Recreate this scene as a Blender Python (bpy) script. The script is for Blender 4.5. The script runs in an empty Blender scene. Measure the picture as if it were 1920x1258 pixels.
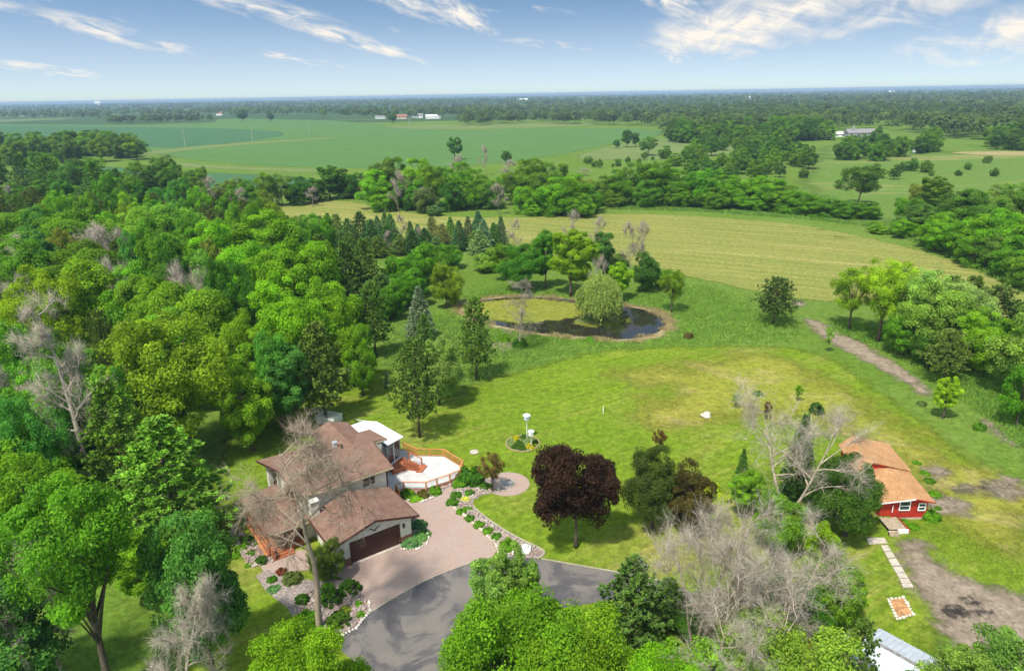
import bpy, math, random
import numpy as np

# ------------------------------------------------------------------ camera
sc = bpy.context.scene
CAM_H, F_PX = 42.0, 1300.0                       # drone height (m), focal length in photo pixels
PITCH, ROLL = math.atan(452.5 / F_PX), -math.radians(0.985)
camd = bpy.data.cameras.new('camera'); cam = bpy.data.objects.new('camera', camd)
sc.collection.objects.link(cam); sc.camera = cam
camd.sensor_width = 36.0; camd.lens = 36.0 * F_PX / 1920.0
camd.clip_start = 0.5; camd.clip_end = 90000.0
_c, _s = math.cos(math.pi/2 - PITCH), math.sin(math.pi/2 - PITCH)
RX = np.array([[1, 0, 0], [0, _c, -_s], [0, _s, _c]])
RZ = np.array([[math.cos(ROLL), -math.sin(ROLL), 0], [math.sin(ROLL), math.cos(ROLL), 0], [0, 0, 1]])
CM = RX @ RZ
from mathutils import Matrix
m4 = Matrix.Identity(4)
for i in range(3):
    for j in range(3): m4[i][j] = CM[i, j]
m4[2][3] = CAM_H
cam.matrix_world = m4

# ------------------------------------------------------------------ sky and sun
SUN_EL, SHADOW = math.radians(62), np.array([0.56, 0.83])   # shadows fall away from the camera and to the right
SHADOW /= np.linalg.norm(SHADOW)
world = bpy.data.worlds.new('World'); sc.world = world; world.use_nodes = True
wn, wl = world.node_tree.nodes, world.node_tree.links
wn.clear()
def N(nt, typ, **kw):
    n = nt.nodes.new(typ)
    for k, v in kw.items(): setattr(n, k, v)
    return n
def math_node(nt, op, a, b=None, c=None, clamp=False):
    n = nt.nodes.new('ShaderNodeMath'); n.operation = op; n.use_clamp = clamp
    for i, v in enumerate((a, b, c)):
        if v is None: continue
        if isinstance(v, (int, float)): n.inputs[i].default_value = v
        else: nt.links.new(v, n.inputs[i])
    return n.outputs[0]
def build_world():
    nt = world.node_tree
    out = N(nt, 'ShaderNodeOutputWorld'); bg = N(nt, 'ShaderNodeBackground')
    bg.inputs['Strength'].default_value = 0.122
    nt.links.new(bg.outputs[0], out.inputs[0])
    tc = N(nt, 'ShaderNodeTexCoord'); sep = N(nt, 'ShaderNodeSeparateXYZ')
    nt.links.new(tc.outputs['Generated'], sep.inputs[0])
    x, y, z = sep.outputs
    zu = math_node(nt, 'MAXIMUM', z, 0.0)
    # clear summer air: the blue of the upper sky reaches further down towards the horizon
    zz = math_node(nt, 'ADD', math_node(nt, 'MULTIPLY', zu, 4.0), 0.07)
    comb = N(nt, 'ShaderNodeCombineXYZ')
    for i, s_ in enumerate((x, y, zz)): nt.links.new(s_, comb.inputs[i])
    nrm = N(nt, 'ShaderNodeVectorMath', operation='NORMALIZE'); nt.links.new(comb.outputs[0], nrm.inputs[0])
    sky = N(nt, 'ShaderNodeTexSky', sky_type='NISHITA', sun_disc=False)
    sky.sun_elevation = SUN_EL; sky.sun_rotation = math.atan2(-SHADOW[0], -SHADOW[1])
    sky.altitude = 300; sky.air_density = 1.0; sky.dust_density = 2.6; sky.ozone_density = .6
    nt.links.new(nrm.outputs[0], sky.inputs[0])
    # thin wind-drawn clouds in bearing / elevation coordinates (degrees)
    az = math_node(nt, 'MULTIPLY', math_node(nt, 'ARCTAN2', x, y), 180/math.pi)
    el = math_node(nt, 'MULTIPLY', math_node(nt, 'ARCSINE', z), 180/math.pi)
    ae = N(nt, 'ShaderNodeCombineXYZ'); nt.links.new(az, ae.inputs[0]); nt.links.new(el, ae.inputs[1])
    def mapped(rot, sx, sy, ox=0, oy=0):
        mp = N(nt, 'ShaderNodeMapping', vector_type='TEXTURE')
        mp.inputs['Location'].default_value = (ox, oy, 0)
        mp.inputs['Rotation'].default_value = (0, 0, math.radians(rot))
        mp.inputs['Scale'].default_value = (sx, sy, 1)
        nt.links.new(ae.outputs[0], mp.inputs[0]); return mp.outputs[0]
    def noise(vec, scale, detail=6, rough=0.6, dist=0.6):
        n = N(nt, 'ShaderNodeTexNoise'); n.inputs['Scale'].default_value = scale
        n.inputs['Detail'].default_value = detail; n.inputs['Roughness'].default_value = rough
        n.inputs['Distortion'].default_value = dist
        nt.links.new(vec, n.inputs[0]); return n.outputs[0]
    def ramp(v, lo, hi):
        r = N(nt, 'ShaderNodeMapRange', interpolation_type='SMOOTHSTEP')
        r.inputs[1].default_value = lo; r.inputs[2].default_value = hi
        nt.links.new(v, r.inputs[0]); return r.outputs[0]
    wisp = noise(mapped(-13, 5.5, 0.8), 1.0, 8, 0.6, .6)
    wisp2 = noise(mapped(-16, 2.6, 0.9, 3, 1), 1.0, 9, 0.62, .5)
    total = math_node(nt, 'MULTIPLY', ramp(wisp, 0.55, 0.80), 0.5)
    # larger streaks: bearing, elevation, half length, half width, tilt, strength
    streaks = [(-27.6, 4.3, 6.2, .62, -14, 1.0), (-17.6, 6.0, 6.5, .7, -12, .9), (-11.0, 3.8, 7.5, .62, -15, 1.0),
               (-4.0, 6.1, 4.2, .8, -28, 1.1), (-15.5, 2.6, 4.5, .35, -10, .8), (-31, 1.9, 6, .45, -7, .8),
               (-8.0, 6.6, 5.5, .7, -20, .9), (17.5, 4.4, 8.5, 2.0, 10, 1.15), (12.0, 6.2, 5.5, .8, -28, 1.0),
               (25.0, 5.7, 10.0, 2.4, 6, .95), (34.0, 2.6, 8.0, 2.0, 4, .9), (12.6, 2.2, 1.7, .5, 0, .8), (-34, .9, 5, .5, -4, .7),
               (3, 3.5, 5, .4, -8, .6), (-36, 6.4, 5, .7, -10, .8), (48, 5, 10, 1.5, -8, .9), (-55, 5, 10, 1.2, -10, .9),
               (75, 8, 14, 2.5, -10, .9), (-90, 9, 16, 2.5, -12, .9), (0, 14, 16, 2.2, -14, .9), (-30, 20, 18, 3, -14, .9),
               (35, 24, 20, 4, -12, .9), (130, 12, 20, 3, -10, .9), (180, 16, 22, 4, -10, .9), (-140, 14, 20, 3, -10, .9)]
    for a0, e0, L, W, tilt, st in streaks:
        v = mapped(tilt, L*1.1, W*1.35, a0, e0)
        ln = N(nt, 'ShaderNodeVectorMath', operation='LENGTH'); nt.links.new(v, ln.inputs[0])
        body = math_node(nt, 'SUBTRACT', 1.0, math_node(nt, 'POWER', ln.outputs['Value'], 1.6), clamp=True)
        body = math_node(nt, 'MULTIPLY', body, st)
        fl = N(nt, 'ShaderNodeMapping'); fl.inputs['Location'].default_value = (a0*.37, e0*1.7, 0); fl.inputs['Scale'].default_value = (2.4, 1.25, 1); fl.inputs['Rotation'].default_value = (0, 0, math.radians(8)); nt.links.new(v, fl.inputs[0])
        body = math_node(nt, 'MULTIPLY', body, math_node(nt, 'ADD', math_node(nt, 'MULTIPLY', ramp(noise(fl.outputs[0], 1.3, 9, .58, .5), .28, .74), 1.3), .28 if W > 1.2 else .10))
        total = math_node(nt, 'MAXIMUM', total, body)
    total = math_node(nt, 'MULTIPLY', total, math_node(nt, 'ADD', math_node(nt, 'MULTIPLY', ramp(wisp, .3, .65), .5), .55))
    veil = math_node(nt, 'MULTIPLY', math_node(nt, 'SUBTRACT', 1.0, ramp(el, -0.5, 8.0)), .40)
    total = math_node(nt, 'MAXIMUM', math_node(nt, 'MULTIPLY', total, ramp(el, 0.1, 1.6), clamp=True), veil)
    mix = N(nt, 'ShaderNodeMix', data_type='RGBA')
    nt.links.new(total, mix.inputs[0]); tn = N(nt, 'ShaderNodeMix', data_type='RGBA', blend_type='MULTIPLY'); tn.inputs[0].default_value = 1.0; nt.links.new(sky.outputs[0], tn.inputs[6]); tn.inputs[7].default_value = (0.90, 1.10, 1.09, 1); nt.links.new(tn.outputs[2], mix.inputs[6])
    mix.inputs[7].default_value = (5.6, 5.25, 4.75, 1)
    nt.links.new(mix.outputs[2], bg.inputs[0])
build_world()
sund = bpy.data.lights.new('sun', 'SUN'); sun = bpy.data.objects.new('sun', sund)
sc.collection.objects.link(sun)
sund.energy = 4.1; sund.angle = math.radians(4); sund.color = (1.0, 0.955, 0.87)
from mathutils import Vector
sun.rotation_euler = Vector((SHADOW[0]*math.cos(SUN_EL), SHADOW[1]*math.cos(SUN_EL), -math.sin(SUN_EL))).to_track_quat('-Z', 'Y').to_euler()
sun.location = (0, 0, 120)
sc.view_settings.view_transform = 'Standard'; sc.view_settings.look = 'None'
sc.view_settings.exposure = 0.56; sc.view_settings.gamma = 1.0
sc.render.engine = 'CYCLES'
cy = sc.cycles
cy.max_bounces = 6; cy.diffuse_bounces = 3; cy.glossy_bounces = 2; cy.transmission_bounces = 4
cy.transparent_max_bounces = 12; cy.volume_bounces = 0; cy.caustics_reflective = False; cy.caustics_refractive = False
cy.use_denoising = True; cy.use_adaptive_sampling = True; cy.adaptive_threshold = 0.02

# ------------------------------------------------------------------ helpers
def U(px, py, z=0.0):
    """world point at height z seen at photo pixel (px, py)"""
    d = CM @ np.array([(px-960)/F_PX, -(py-629)/F_PX, -1.0]); t = (z-CAM_H)/d[2]
    return np.array([d[0]*t, d[1]*t, z])
def proj(w):
    c = CM.T @ (np.asarray(w, float) - [0, 0, CAM_H]); return 960+F_PX*c[0]/-c[2], 629-F_PX*c[1]/-c[2]
def height_of(b, ty):
    lo, hi = 0.0, 41.0
    for _ in range(40):
        mid = (lo+hi)/2
        if proj([b[0], b[1], mid])[1] > ty: lo = mid
        else: hi = mid
    return lo
def ppm(w): return F_PX/np.linalg.norm(np.asarray(w)-[0, 0, CAM_H])
def rng(s): return np.random.default_rng(s)
COL = sc.collection
def link(o, parent=None):
    COL.objects.link(o)
    if parent is not None: o.parent = parent
    return o
def tag(o, label=None, cat=None, group=None, kind=None):
    if label: o['label'] = label
    if cat: o['category'] = cat
    if group: o['group'] = group
    if kind: o['kind'] = kind
    return o
def empty(name, loc=(0, 0, 0), rz=0.0):
    o = bpy.data.objects.new(name, None); o.empty_display_size = 0.3
    o.location = loc; o.rotation_euler = (0, 0, rz); return link(o)
def mesh_np(name, V, Fq, mat=None, attrs=None, smooth=False):
    """mesh from vertex array and a list of face index arrays (n,3) / (n,4)"""
    V = np.asarray(V, np.float32); Fs = Fq if isinstance(Fq, list) else [Fq]
    me = bpy.data.meshes.new(name)
    loops = np.concatenate([np.asarray(f, np.int32).ravel() for f in Fs])
    tot = np.concatenate([np.full(len(f), np.asarray(f).shape[1], np.int32) for f in Fs])
    st = np.concatenate([[0], np.cumsum(tot)[:-1]]).astype(np.int32)
    me.vertices.add(len(V)); me.vertices.foreach_set('co', V.ravel())
    me.loops.add(len(loops)); me.loops.foreach_set('vertex_index', loops)
    me.polygons.add(len(tot)); me.polygons.foreach_set('loop_start', st); me.polygons.foreach_set('loop_total', tot)
    me.update(calc_edges=True)
    if smooth: me.polygons.foreach_set('use_smooth', np.ones(len(tot), bool))
    for k, v in (attrs or {}).items():
        a = me.attributes.new(k, 'FLOAT', 'POINT'); a.data.foreach_set('value', np.asarray(v, np.float32))
    if mat: me.materials.append(mat)
    return me
def mobj(name, me, parent=None, color=None):
    o = bpy.data.objects.new(name, me)
    if color is not None: o.color = (*color, 1)
    return link(o, parent)

class MB:
    """collects boxes, slabs, tubes and polygons for one mesh"""
    def __init__(s): s.v = []; s.f = []
    def add(s, V, Fl):
        n = len(s.v); s.v += [tuple(map(float, p)) for p in V]; s.f += [tuple(n+i for i in f) for f in Fl]; return s
    def box(s, x0, x1, y0, y1, z0, z1):
        return s.add([(x0,y0,z0),(x1,y0,z0),(x1,y1,z0),(x0,y1,z0),(x0,y0,z1),(x1,y0,z1),(x1,y1,z1),(x0,y1,z1)],
                     [(3,2,1,0),(4,5,6,7),(0,1,5,4),(1,2,6,5),(2,3,7,6),(3,0,4,7)])
    def bar(s, p, q, w, h, up=(0, 0, 1)):
        p, q = np.array(p, float), np.array(q, float); d = q-p; d /= np.linalg.norm(d)+1e-9
        sd = np.cross(d, up); sd = sd/np.linalg.norm(sd) if np.linalg.norm(sd) > 1e-6 else np.array([1., 0, 0])
        u = np.cross(sd, d); V = []
        for e in (p, q):
            for a, b in ((-1,-1),(1,-1),(1,1),(-1,1)): V.append(e+sd*a*w/2+u*b*h/2)
        return s.add(V, [(3,2,1,0),(4,5,6,7),(0,1,5,4),(1,2,6,5),(2,3,7,6),(3,0,4,7)])
    def prism(s, pts, off):
        """extrude polygon (3D points) by vector off"""
        n = len(pts); P = [np.array(p, float) for p in pts]; Q = [p+np.array(off, float) for p in P]
        return s.add(P+Q, [tuple(range(n))[::-1], tuple(range(n, 2*n))]+[(i, (i+1) % n, n+(i+1) % n, n+i) for i in range(n)])
    def tube(s, pts, rad, sides=6, cap=True):
        pts = [np.array(p, float) for p in pts]; n = len(pts); V = []; base = None
        for i, p in enumerate(pts):
            d = pts[min(i+1, n-1)]-pts[max(i-1, 0)]; d /= np.linalg.norm(d)+1e-9
            if base is None: base = np.cross(d, (0.3, 0.9, 0.1)); base /= np.linalg.norm(base)+1e-9
            base = base-d*(base@d); base /= np.linalg.norm(base)+1e-9; b2 = np.cross(d, base)
            r = rad[i] if hasattr(rad, '__len__') else rad
            for k in range(sides):
                t = 2*math.pi*k/sides; V.append(p+(base*math.cos(t)+b2*math.sin(t))*r)
        Fl = [(i*sides+k, i*sides+(k+1) % sides, (i+1)*sides+(k+1) % sides, (i+1)*sides+k) for i in range(n-1) for k in range(sides)]
        if cap: Fl += [tuple(range(sides))[::-1], tuple((n-1)*sides+k for k in range(sides))]
        return s.add(V, Fl)
    def mesh(s, name, mat, smooth=False):
        me = bpy.data.meshes.new(name); me.from_pydata(s.v, [], s.f); me.update()
        if smooth: me.polygons.foreach_set('use_smooth', [True]*len(me.polygons))
        if mat: me.materials.append(mat)
        return me
    def build(s, name, mat, parent=None, smooth=False): return mobj(name, s.mesh(name, mat, smooth), parent)

# ------------------------------------------------------------------ materials
class Mat:
    def __init__(s, name, rough=0.8, spec=0.3):
        s.m = bpy.data.materials.new(name); s.m.use_nodes = True; s.nt = s.m.node_tree
        s.b = s.nt.nodes['Principled BSDF']; s.out = s.nt.nodes['Material Output']
        s.b.inputs['Roughness'].default_value = rough; s.b.inputs['Specular IOR Level'].default_value = spec
        s.pos = None
    def L(s, a, b): s.nt.links.new(a, b)
    def coords(s, kind='world'):
        if kind == 'object': return N(s.nt, 'ShaderNodeTexCoord').outputs['Object']
        if s.pos is None: s.pos = N(s.nt, 'ShaderNodeNewGeometry').outputs['Position']
        return s.pos
    def noise(s, scale, detail=4, rough=0.55, stretch=None, rot=0, kind='world', dist=0.0):
        n = N(s.nt, 'ShaderNodeTexNoise'); n.inputs['Scale'].default_value = scale
        n.inputs['Detail'].default_value = detail; n.inputs['Roughness'].default_value = rough; n.inputs['Distortion'].default_value = dist
        v = s.coords(kind)
        if stretch or rot:
            mp = N(s.nt, 'ShaderNodeMapping', vector_type='TEXTURE'); mp.inputs['Rotation'].default_value = (0, 0, rot)
            mp.inputs['Scale'].default_value = stretch or (1, 1, 1); s.L(v, mp.inputs[0]); v = mp.outputs[0]
        s.L(v, n.inputs[0]); return n.outputs[0]
    def ramp(s, v, lo, hi, a=0.0, b=1.0):
        r = N(s.nt, 'ShaderNodeMapRange', interpolation_type='SMOOTHSTEP')
        for i, q in enumerate((lo, hi, a, b)): r.inputs[i+1].default_value = q
        s.L(v, r.inputs[0]); return r.outputs[0]
    def mix(s, f, a, b, mode='MIX'):
        n = N(s.nt, 'ShaderNodeMix', data_type='RGBA', blend_type=mode)
        if isinstance(f, (int, float)): n.inputs[0].default_value = f
        else: s.L(f, n.inputs[0])
        for i, q in ((6, a), (7, b)):
            if isinstance(q, tuple): n.inputs[i].default_value = (*q[:3], 1)
            else: s.L(q, n.inputs[i])
        return n.outputs[2]
    def math(s, op, a, b=None, c=None, clamp=False): return math_node(s.nt, op, a, b, c, clamp)
    def attr(s, name): n = N(s.nt, 'ShaderNodeAttribute'); n.attribute_name = name; return n.outputs['Fac']
    def color(s, c):
        if isinstance(c, tuple): s.b.inputs['Base Color'].default_value = (*c, 1)
        else: s.L(c, s.b.inputs['Base Color'])
        return s
    def bump(s, h, strength=0.5, dist=0.05):
        n = N(s.nt, 'ShaderNodeBump'); n.inputs['Strength'].default_value = strength; n.inputs['Distance'].default_value = dist
        s.L(h, n.inputs['Height']); s.L(n.outputs[0], s.b.inputs['Normal']); return s
    def soft(s, width=1.5, nscale=0.35, namp=3.0):
        """ragged border: vertex attribute sd (metres inside the outline) against noise"""
        v = s.math('ADD', s.attr('sd'), s.math('MULTIPLY', s.math('SUBTRACT', s.noise(nscale, 5, 0.65), 0.5), namp*2))
        f = s.ramp(v, -width/2, width/2)
        tr = N(s.nt, 'ShaderNodeBsdfTransparent'); mx = N(s.nt, 'ShaderNodeMixShader')
        s.L(f, mx.inputs[0]); s.L(tr.outputs[0], mx.inputs[1]); s.L(s.b.outputs[0], mx.inputs[2]); s.L(mx.outputs[0], s.out.inputs[0])
        return s

def plain(name, c, rough=0.7, spec=0.3, var=0.25, scale=3.0, bump=0.0, metal=0.0):
    m = Mat(name, rough, spec); n = m.noise(scale, 5, 0.65, kind='object')
    dark = tuple(v*(1-var) for v in c); light = tuple(min(1, v*(1+var)) for v in c)
    m.color(m.mix(m.ramp(n, .3, .7), dark, light)); m.b.inputs['Metallic'].default_value = metal
    if bump: m.bump(n, bump, 0.03)
    return m.m

def leaf_mat(name, trans=0.35, rough=0.6, spec=0.08, yellow=(1.2, 1.08, 0.8), needle=False):
    m = Mat(name, rough, spec); oi = N(m.nt, 'ShaderNodeObjectInfo')
    tone = m.attr('tone')
    k = m.math('MULTIPLY_ADD', tone, 0.95, 0.52)
    cmb = N(m.nt, 'ShaderNodeCombineXYZ')
    for i in range(3): m.L(k, cmb.inputs[i])
    c = m.mix(1.0, oi.outputs['Color'], cmb.outputs[0], 'MULTIPLY')
    c = m.mix(m.ramp(tone, .6, 1.0, 0, .8), c, m.mix(1.0, c, yellow, 'MULTIPLY'))
    m.color(c)
    tl = N(m.nt, 'ShaderNodeBsdfTranslucent'); mx = N(m.nt, 'ShaderNodeMixShader'); mx.inputs[0].default_value = trans
    m.L(m.mix(1.0, c, (1.25, 1.3, 0.8), 'MULTIPLY'), tl.inputs[0])
    m.L(m.b.outputs[0], mx.inputs[1]); m.L(tl.outputs[0], mx.inputs[2]); m.L(mx.outputs[0], m.out.inputs[0])
    return m.m
LEAF = leaf_mat('leaf', 0.47); NEEDLE = leaf_mat('needle', 0.18, 0.6, 0.2, (1.15, 1.05, 0.9)); GRASSM = leaf_mat('grass_blade', 0.4, 0.7, 0.1)
BARK = plain('bark', (0.11, 0.085, 0.065), 0.9, 0.1, 0.4, 4)
BARK_PALE = plain('bark_pale', (0.34, 0.27, 0.20), 0.9, 0.1, 0.25, 3)
DEADWOOD = plain('dead_wood', (0.40, 0.345, 0.28), 0.9, 0.1, 0.3, 2)
LIMBS = plain('dead_limb', (0.38, 0.31, 0.235), 0.9, 0.1, 0.3, 2)
DEADWOOD_BROWN = plain('dead_wood_brown', (0.27, 0.235, 0.185), 0.9, 0.1, 0.3, 2)

# ground covers
def ground_mat(name, cols, soft=None, dry=None, far=None, streak=None):
    m = Mat(name, 0.95, 0.05)
    n1 = m.noise(0.035, 4, 0.6, dist=0.5); n2 = m.noise(0.35, 5, 0.65); n3 = m.noise(3.0, 4, 0.7)
    c = m.mix(m.ramp(n1, .34, .66), cols[0], cols[1])
    c = m.mix(m.math('MULTIPLY', m.ramp(n2, .35, .75), 0.6), c, cols[2])
    if dry is not None:
        d1 = m.noise(dry[1], 5, 0.65, stretch=dry[2], rot=dry[3], dist=0.8)
        c = m.mix(m.ramp(d1, dry[4], dry[5], 0, dry[6] if len(dry) > 6 else 1), c, dry[0])
    if streak is not None:
        s1 = m.noise(1.0, 3, 0.6, stretch=streak[0], rot=streak[1], dist=0.3)
        c = m.mix(m.ramp(s1, .38, .62, 0, streak[3]), c, streak[2])
    n4 = m.noise(1.1, 5, 0.7, dist=.6); k = m.math('MULTIPLY', m.math('MULTIPLY_ADD', n3, 0.9, 0.42), m.math('MULTIPLY_ADD', m.ramp(n4, .3, .7), .55, .70)); cmb = N(m.nt, 'ShaderNodeCombineXYZ')
    for i in range(3): m.L(k, cmb.inputs[i])
    c = m.mix(1.0, c, cmb.outputs[0], 'MULTIPLY'); m.color(c); m.bump(n3, 0.6, 0.15)
    if soft: m.soft(*soft)
    return m.m

# ------------------------------------------------------------------ flat sheets
def poly_sd(P, poly):
    """signed distance (positive inside) of points P (n,2) to polygon"""
    poly = np.asarray(poly, float); n = len(poly); d = np.full(len(P), 1e18); inside = np.zeros(len(P), bool)
    for i in range(n):
        a, b = poly[i], poly[(i+1) % n]; ab = b-a; t = np.clip(((P-a)@ab)/(ab@ab+1e-12), 0, 1)
        d = np.minimum(d, ((P-a-t[:, None]*ab)**2).sum(1))
        cond = ((a[1] > P[:, 1]) != (b[1] > P[:, 1])) & (P[:, 0] < (b[0]-a[0])*(P[:, 1]-a[1])/(b[1]-a[1]+1e-12)+a[0])
        inside ^= cond
    d = np.sqrt(d); return np.where(inside, d, -d)
def gpoly(px): return np.array([U(*p)[:2] for p in px])
def chaikin(P, it=2):
    P = np.asarray(P, float)
    for _ in range(it):
        Q = np.roll(P, -1, 0); P = np.stack([P*.75+Q*.25, P*.25+Q*.75], 1).reshape(-1, 2)
    return P
def soft_sheet(name, poly, z, mat, cells=90, pad=3.0, smooth=1):
    poly = chaikin(poly, smooth) if smooth else np.asarray(poly)
    lo, hi = poly.min(0)-pad, poly.max(0)+pad; s = max(hi-lo)/cells
    nx, ny = int((hi[0]-lo[0])/s)+2, int((hi[1]-lo[1])/s)+2
    X, Y = np.meshgrid(lo[0]+np.arange(nx)*s, lo[1]+np.arange(ny)*s, indexing='ij')
    P = np.stack([X.ravel(), Y.ravel()], 1); sd = poly_sd(P, poly)
    idx = np.arange(nx*ny).reshape(nx, ny)
    q = np.stack([idx[:-1, :-1], idx[1:, :-1], idx[1:, 1:], idx[:-1, 1:]], -1).reshape(-1, 4)
    q = q[(sd[q] > -pad).any(1)]
    used = np.unique(q); mp = np.full(nx*ny, -1); mp[used] = np.arange(len(used))
    me = mesh_np(name, np.column_stack([P[used], np.full(len(used), z)]), mp[q], mat, {'sd': sd[used]})
    return tag(mobj(name, me), kind='structure')
def hard_sheet(name, poly, z, mat, smooth=0, thick=0.0, parent=None):
    poly = chaikin(poly, smooth) if smooth else np.asarray(poly, float)
    mb = MB()
    if thick: mb.prism([(p[0], p[1], z-thick) for p in poly], (0, 0, thick))
    else: mb.add([(p[0], p[1], z) for p in poly], [tuple(range(len(poly)))])
    return mb.build(name, mat, parent)

# ------------------------------------------------------------------ ground, fields, drives, pond
MEADOW = ground_mat('meadow', [(0.11, 0.185, 0.022), (0.14, 0.21, 0.035), (0.085, 0.16, 0.018)],
                    dry=((0.26, 0.24, 0.08), 0.02, (1, 1, 1), 0, .60, .74, .6))
FARLAND = ground_mat('far_land', [(0.035, 0.075, 0.025), (0.05, 0.10, 0.03), (0.10, 0.16, 0.055)], dry=((0.14, 0.19, 0.07), 0.0016, (2.5, 1, 1), 0.1, .54, .60, .9))
def ring_ground(name, r, mat, n=96):
    V, Fq = [], []
    for R in r:
        for k in range(n): V.append((R*math.cos(2*math.pi*k/n), R*math.sin(2*math.pi*k/n), 0))
    for i in range(len(r)-1):
        for k in range(n): Fq.append((i*n+k, (i+1)*n+k, (i+1)*n+(k+1) % n, i*n+(k+1) % n))
    Fs = [np.array(Fq)]
    return tag(mobj(name, mesh_np(name, V, Fs, mat)), kind='structure')
ring_ground('ground', [.5, 30, 60, 120, 240, 480, 900, 1250], MEADOW)
ring_ground('far_land', [1250]+list(np.geomspace(1800, 17000, 7)), FARLAND)

CROP = ground_mat('crop', [(0.078, 0.168, 0.045), (0.10, 0.19, 0.045), (0.07, 0.15, 0.045)], soft=(3, 0.05, 4), streak=((120, 4, 1), 0.15, (0.105, 0.195, 0.055), .6))
CROPB = ground_mat('crop_blue', [(0.06, 0.14, 0.062), (0.07, 0.155, 0.062), (0.055, 0.13, 0.05)], soft=(3, 0.05, 4))
STUBBLE = ground_mat('field_margin', [(0.155, 0.205, 0.06), (0.12, 0.185, 0.05), (0.19, 0.215, 0.075)], soft=(3, 0.06, 6))
soft_sheet('crop_field', gpoly([(-300, 229), (200, 236), (400, 232), (410, 222), (620, 226), (690, 232), (850, 248), (1000, 240), (1245, 242), (1238, 256), (1150, 270), (1040, 292), (900, 312), (700, 316), (480, 312), (290, 292), (275, 275), (60, 268), (-300, 275)]), 0.03, CROP, 150, 12)
soft_sheet('crop_field', gpoly([(-300, 231), (190, 238), (440, 242), (560, 250), (420, 272), (300, 280), (150, 262), (-300, 262)]), 0.045, CROPB, 90, 12)
soft_sheet('crop_field', gpoly([(20, 312), (150, 310), (330, 322), (540, 330), (610, 342), (480, 362), (300, 345), (40, 330)]), 0.03, CROPB, 90, 8)
for pl in ([(270, 300), (430, 312), (620, 318), (640, 324), (500, 322), (300, 311)],
           [(265, 286), (350, 276), (480, 266), (640, 257), (640, 259.5), (480, 270), (360, 281), (275, 293)],
           [(700, 236), (850, 234), (1000, 231), (1110, 230), (1120, 236), (900, 242), (760, 243)],
           [(1150, 272), (1235, 258), (1400, 262), (1500, 268), (1300, 300), (1160, 300), (1060, 298)]):
    soft_sheet('field_margin', gpoly(pl), 0.06, STUBBLE, 90, 8)
GRAZE = ground_mat('pasture', [(0.115, 0.195, 0.034), (0.105, 0.185, 0.03), (0.15, 0.215, 0.05)], soft=(16, 0.05, 16), dry=((0.30, 0.26, 0.10), 0.03, (3, 1, 1), 0.1, .52, .68, .8))
soft_sheet('pasture', gpoly([(1500, 330), (1560, 270), (1650, 262), (1750, 292), (2100, 282), (2300, 330), (1900, 380), (1740, 400), (1680, 430), (1560, 400)]), 0.03, GRAZE, 90, 26)
soft_sheet('dry_paddock', gpoly([(1760, 286), (1900, 284), (2050, 284), (2050, 292), (1850, 292)]), 0.07,
           ground_mat('dry_paddock', [(0.36, 0.28, 0.14), (0.32, 0.26, 0.12), (0.28, 0.25, 0.1)], soft=(3, 0.08, 5)), 60, 8)

HAY = ground_mat('hay', [(0.265, 0.255, 0.066), (0.225, 0.235, 0.055), (0.30, 0.275, 0.09)], soft=(1.2, 0.2, 2.0),
                 streak=((60, 1.5, 1), -0.50, (0.17, 0.205, 0.04), .95), dry=((0.42, 0.35, 0.13), 0.05, (6, 1, 1), -.5, .5, .7, .8))
HAY_FIELD = gpoly([(495, 392), (550, 380), (640, 374), (720, 392), (800, 404), (900, 408), (1000, 408), (1120, 402), (1250, 402), (1400, 412), (1500, 421), (1600, 440), (1700, 463), (1800, 494), (1920, 548), (2060, 610),
                   (2080, 690), (1990, 660), (1910, 606), (1840, 580), (1700, 566), (1560, 566), (1460, 556), (1360, 534), (1290, 518), (1230, 502), (1100, 488), (960, 478), (850, 462), (760, 455), (640, 446), (540, 425)])
soft_sheet('hay_field', HAY_FIELD, 0.03, HAY, 150, 5)

LAWN = ground_mat('lawn', [(0.17, 0.24, 0.014), (0.125, 0.205, 0.012), (0.215, 0.26, 0.035)], soft=(2.5, 0.25, 3.5),
                  dry=((0.30, 0.255, 0.075), 0.075, (2.6, 1, 1), 0.5, .46, .70, .8), streak=((16, .7, 1), 0.55, (0.12, 0.20, 0.012), .7))
soft_sheet('lawn', gpoly([(380, 1500), (330, 1250), (410, 1100), (420, 960), (410, 860), (440, 800), (560, 745), (650, 700), (720, 690), (760, 740), (840, 750), (900, 715), (1000, 690), (1120, 660), (1250, 650), (1360, 650), (1460, 650), (1550, 665), (1640, 730), (1740, 800), (1820, 860), (1880, 960), (1990, 1060), (1990, 1150), (1800, 1090), (1745, 1200), (1500, 1500)]), 0.012, LAWN, 140, 7)
DRYLAWN = ground_mat('dry_lawn', [(0.29, 0.26, 0.05), (0.23, 0.245, 0.032), (0.20, 0.24, 0.024)], soft=(9.0, 0.12, 9), dry=((0.36, 0.29, 0.12), 0.15, (2, 1, 1), -.6, .5, .68, .8))
soft_sheet('dry_grass', gpoly([(1120, 700), (1330, 690), (1400, 655), (1500, 690), (1640, 760), (1740, 850), (1900, 900), (1960, 980), (1840, 1010), (1770, 960), (1700, 880), (1580, 800), (1460, 770), (1330, 790), (1240, 800), (1180, 770), (1300, 730)]), 0.022, DRYLAWN, 90, 13)
WILD = ground_mat('tall_grass_ground', [(0.085, 0.20, 0.028), (0.105, 0.225, 0.035), (0.13, 0.25, 0.05)], soft=(2, 0.25, 3))
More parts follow.
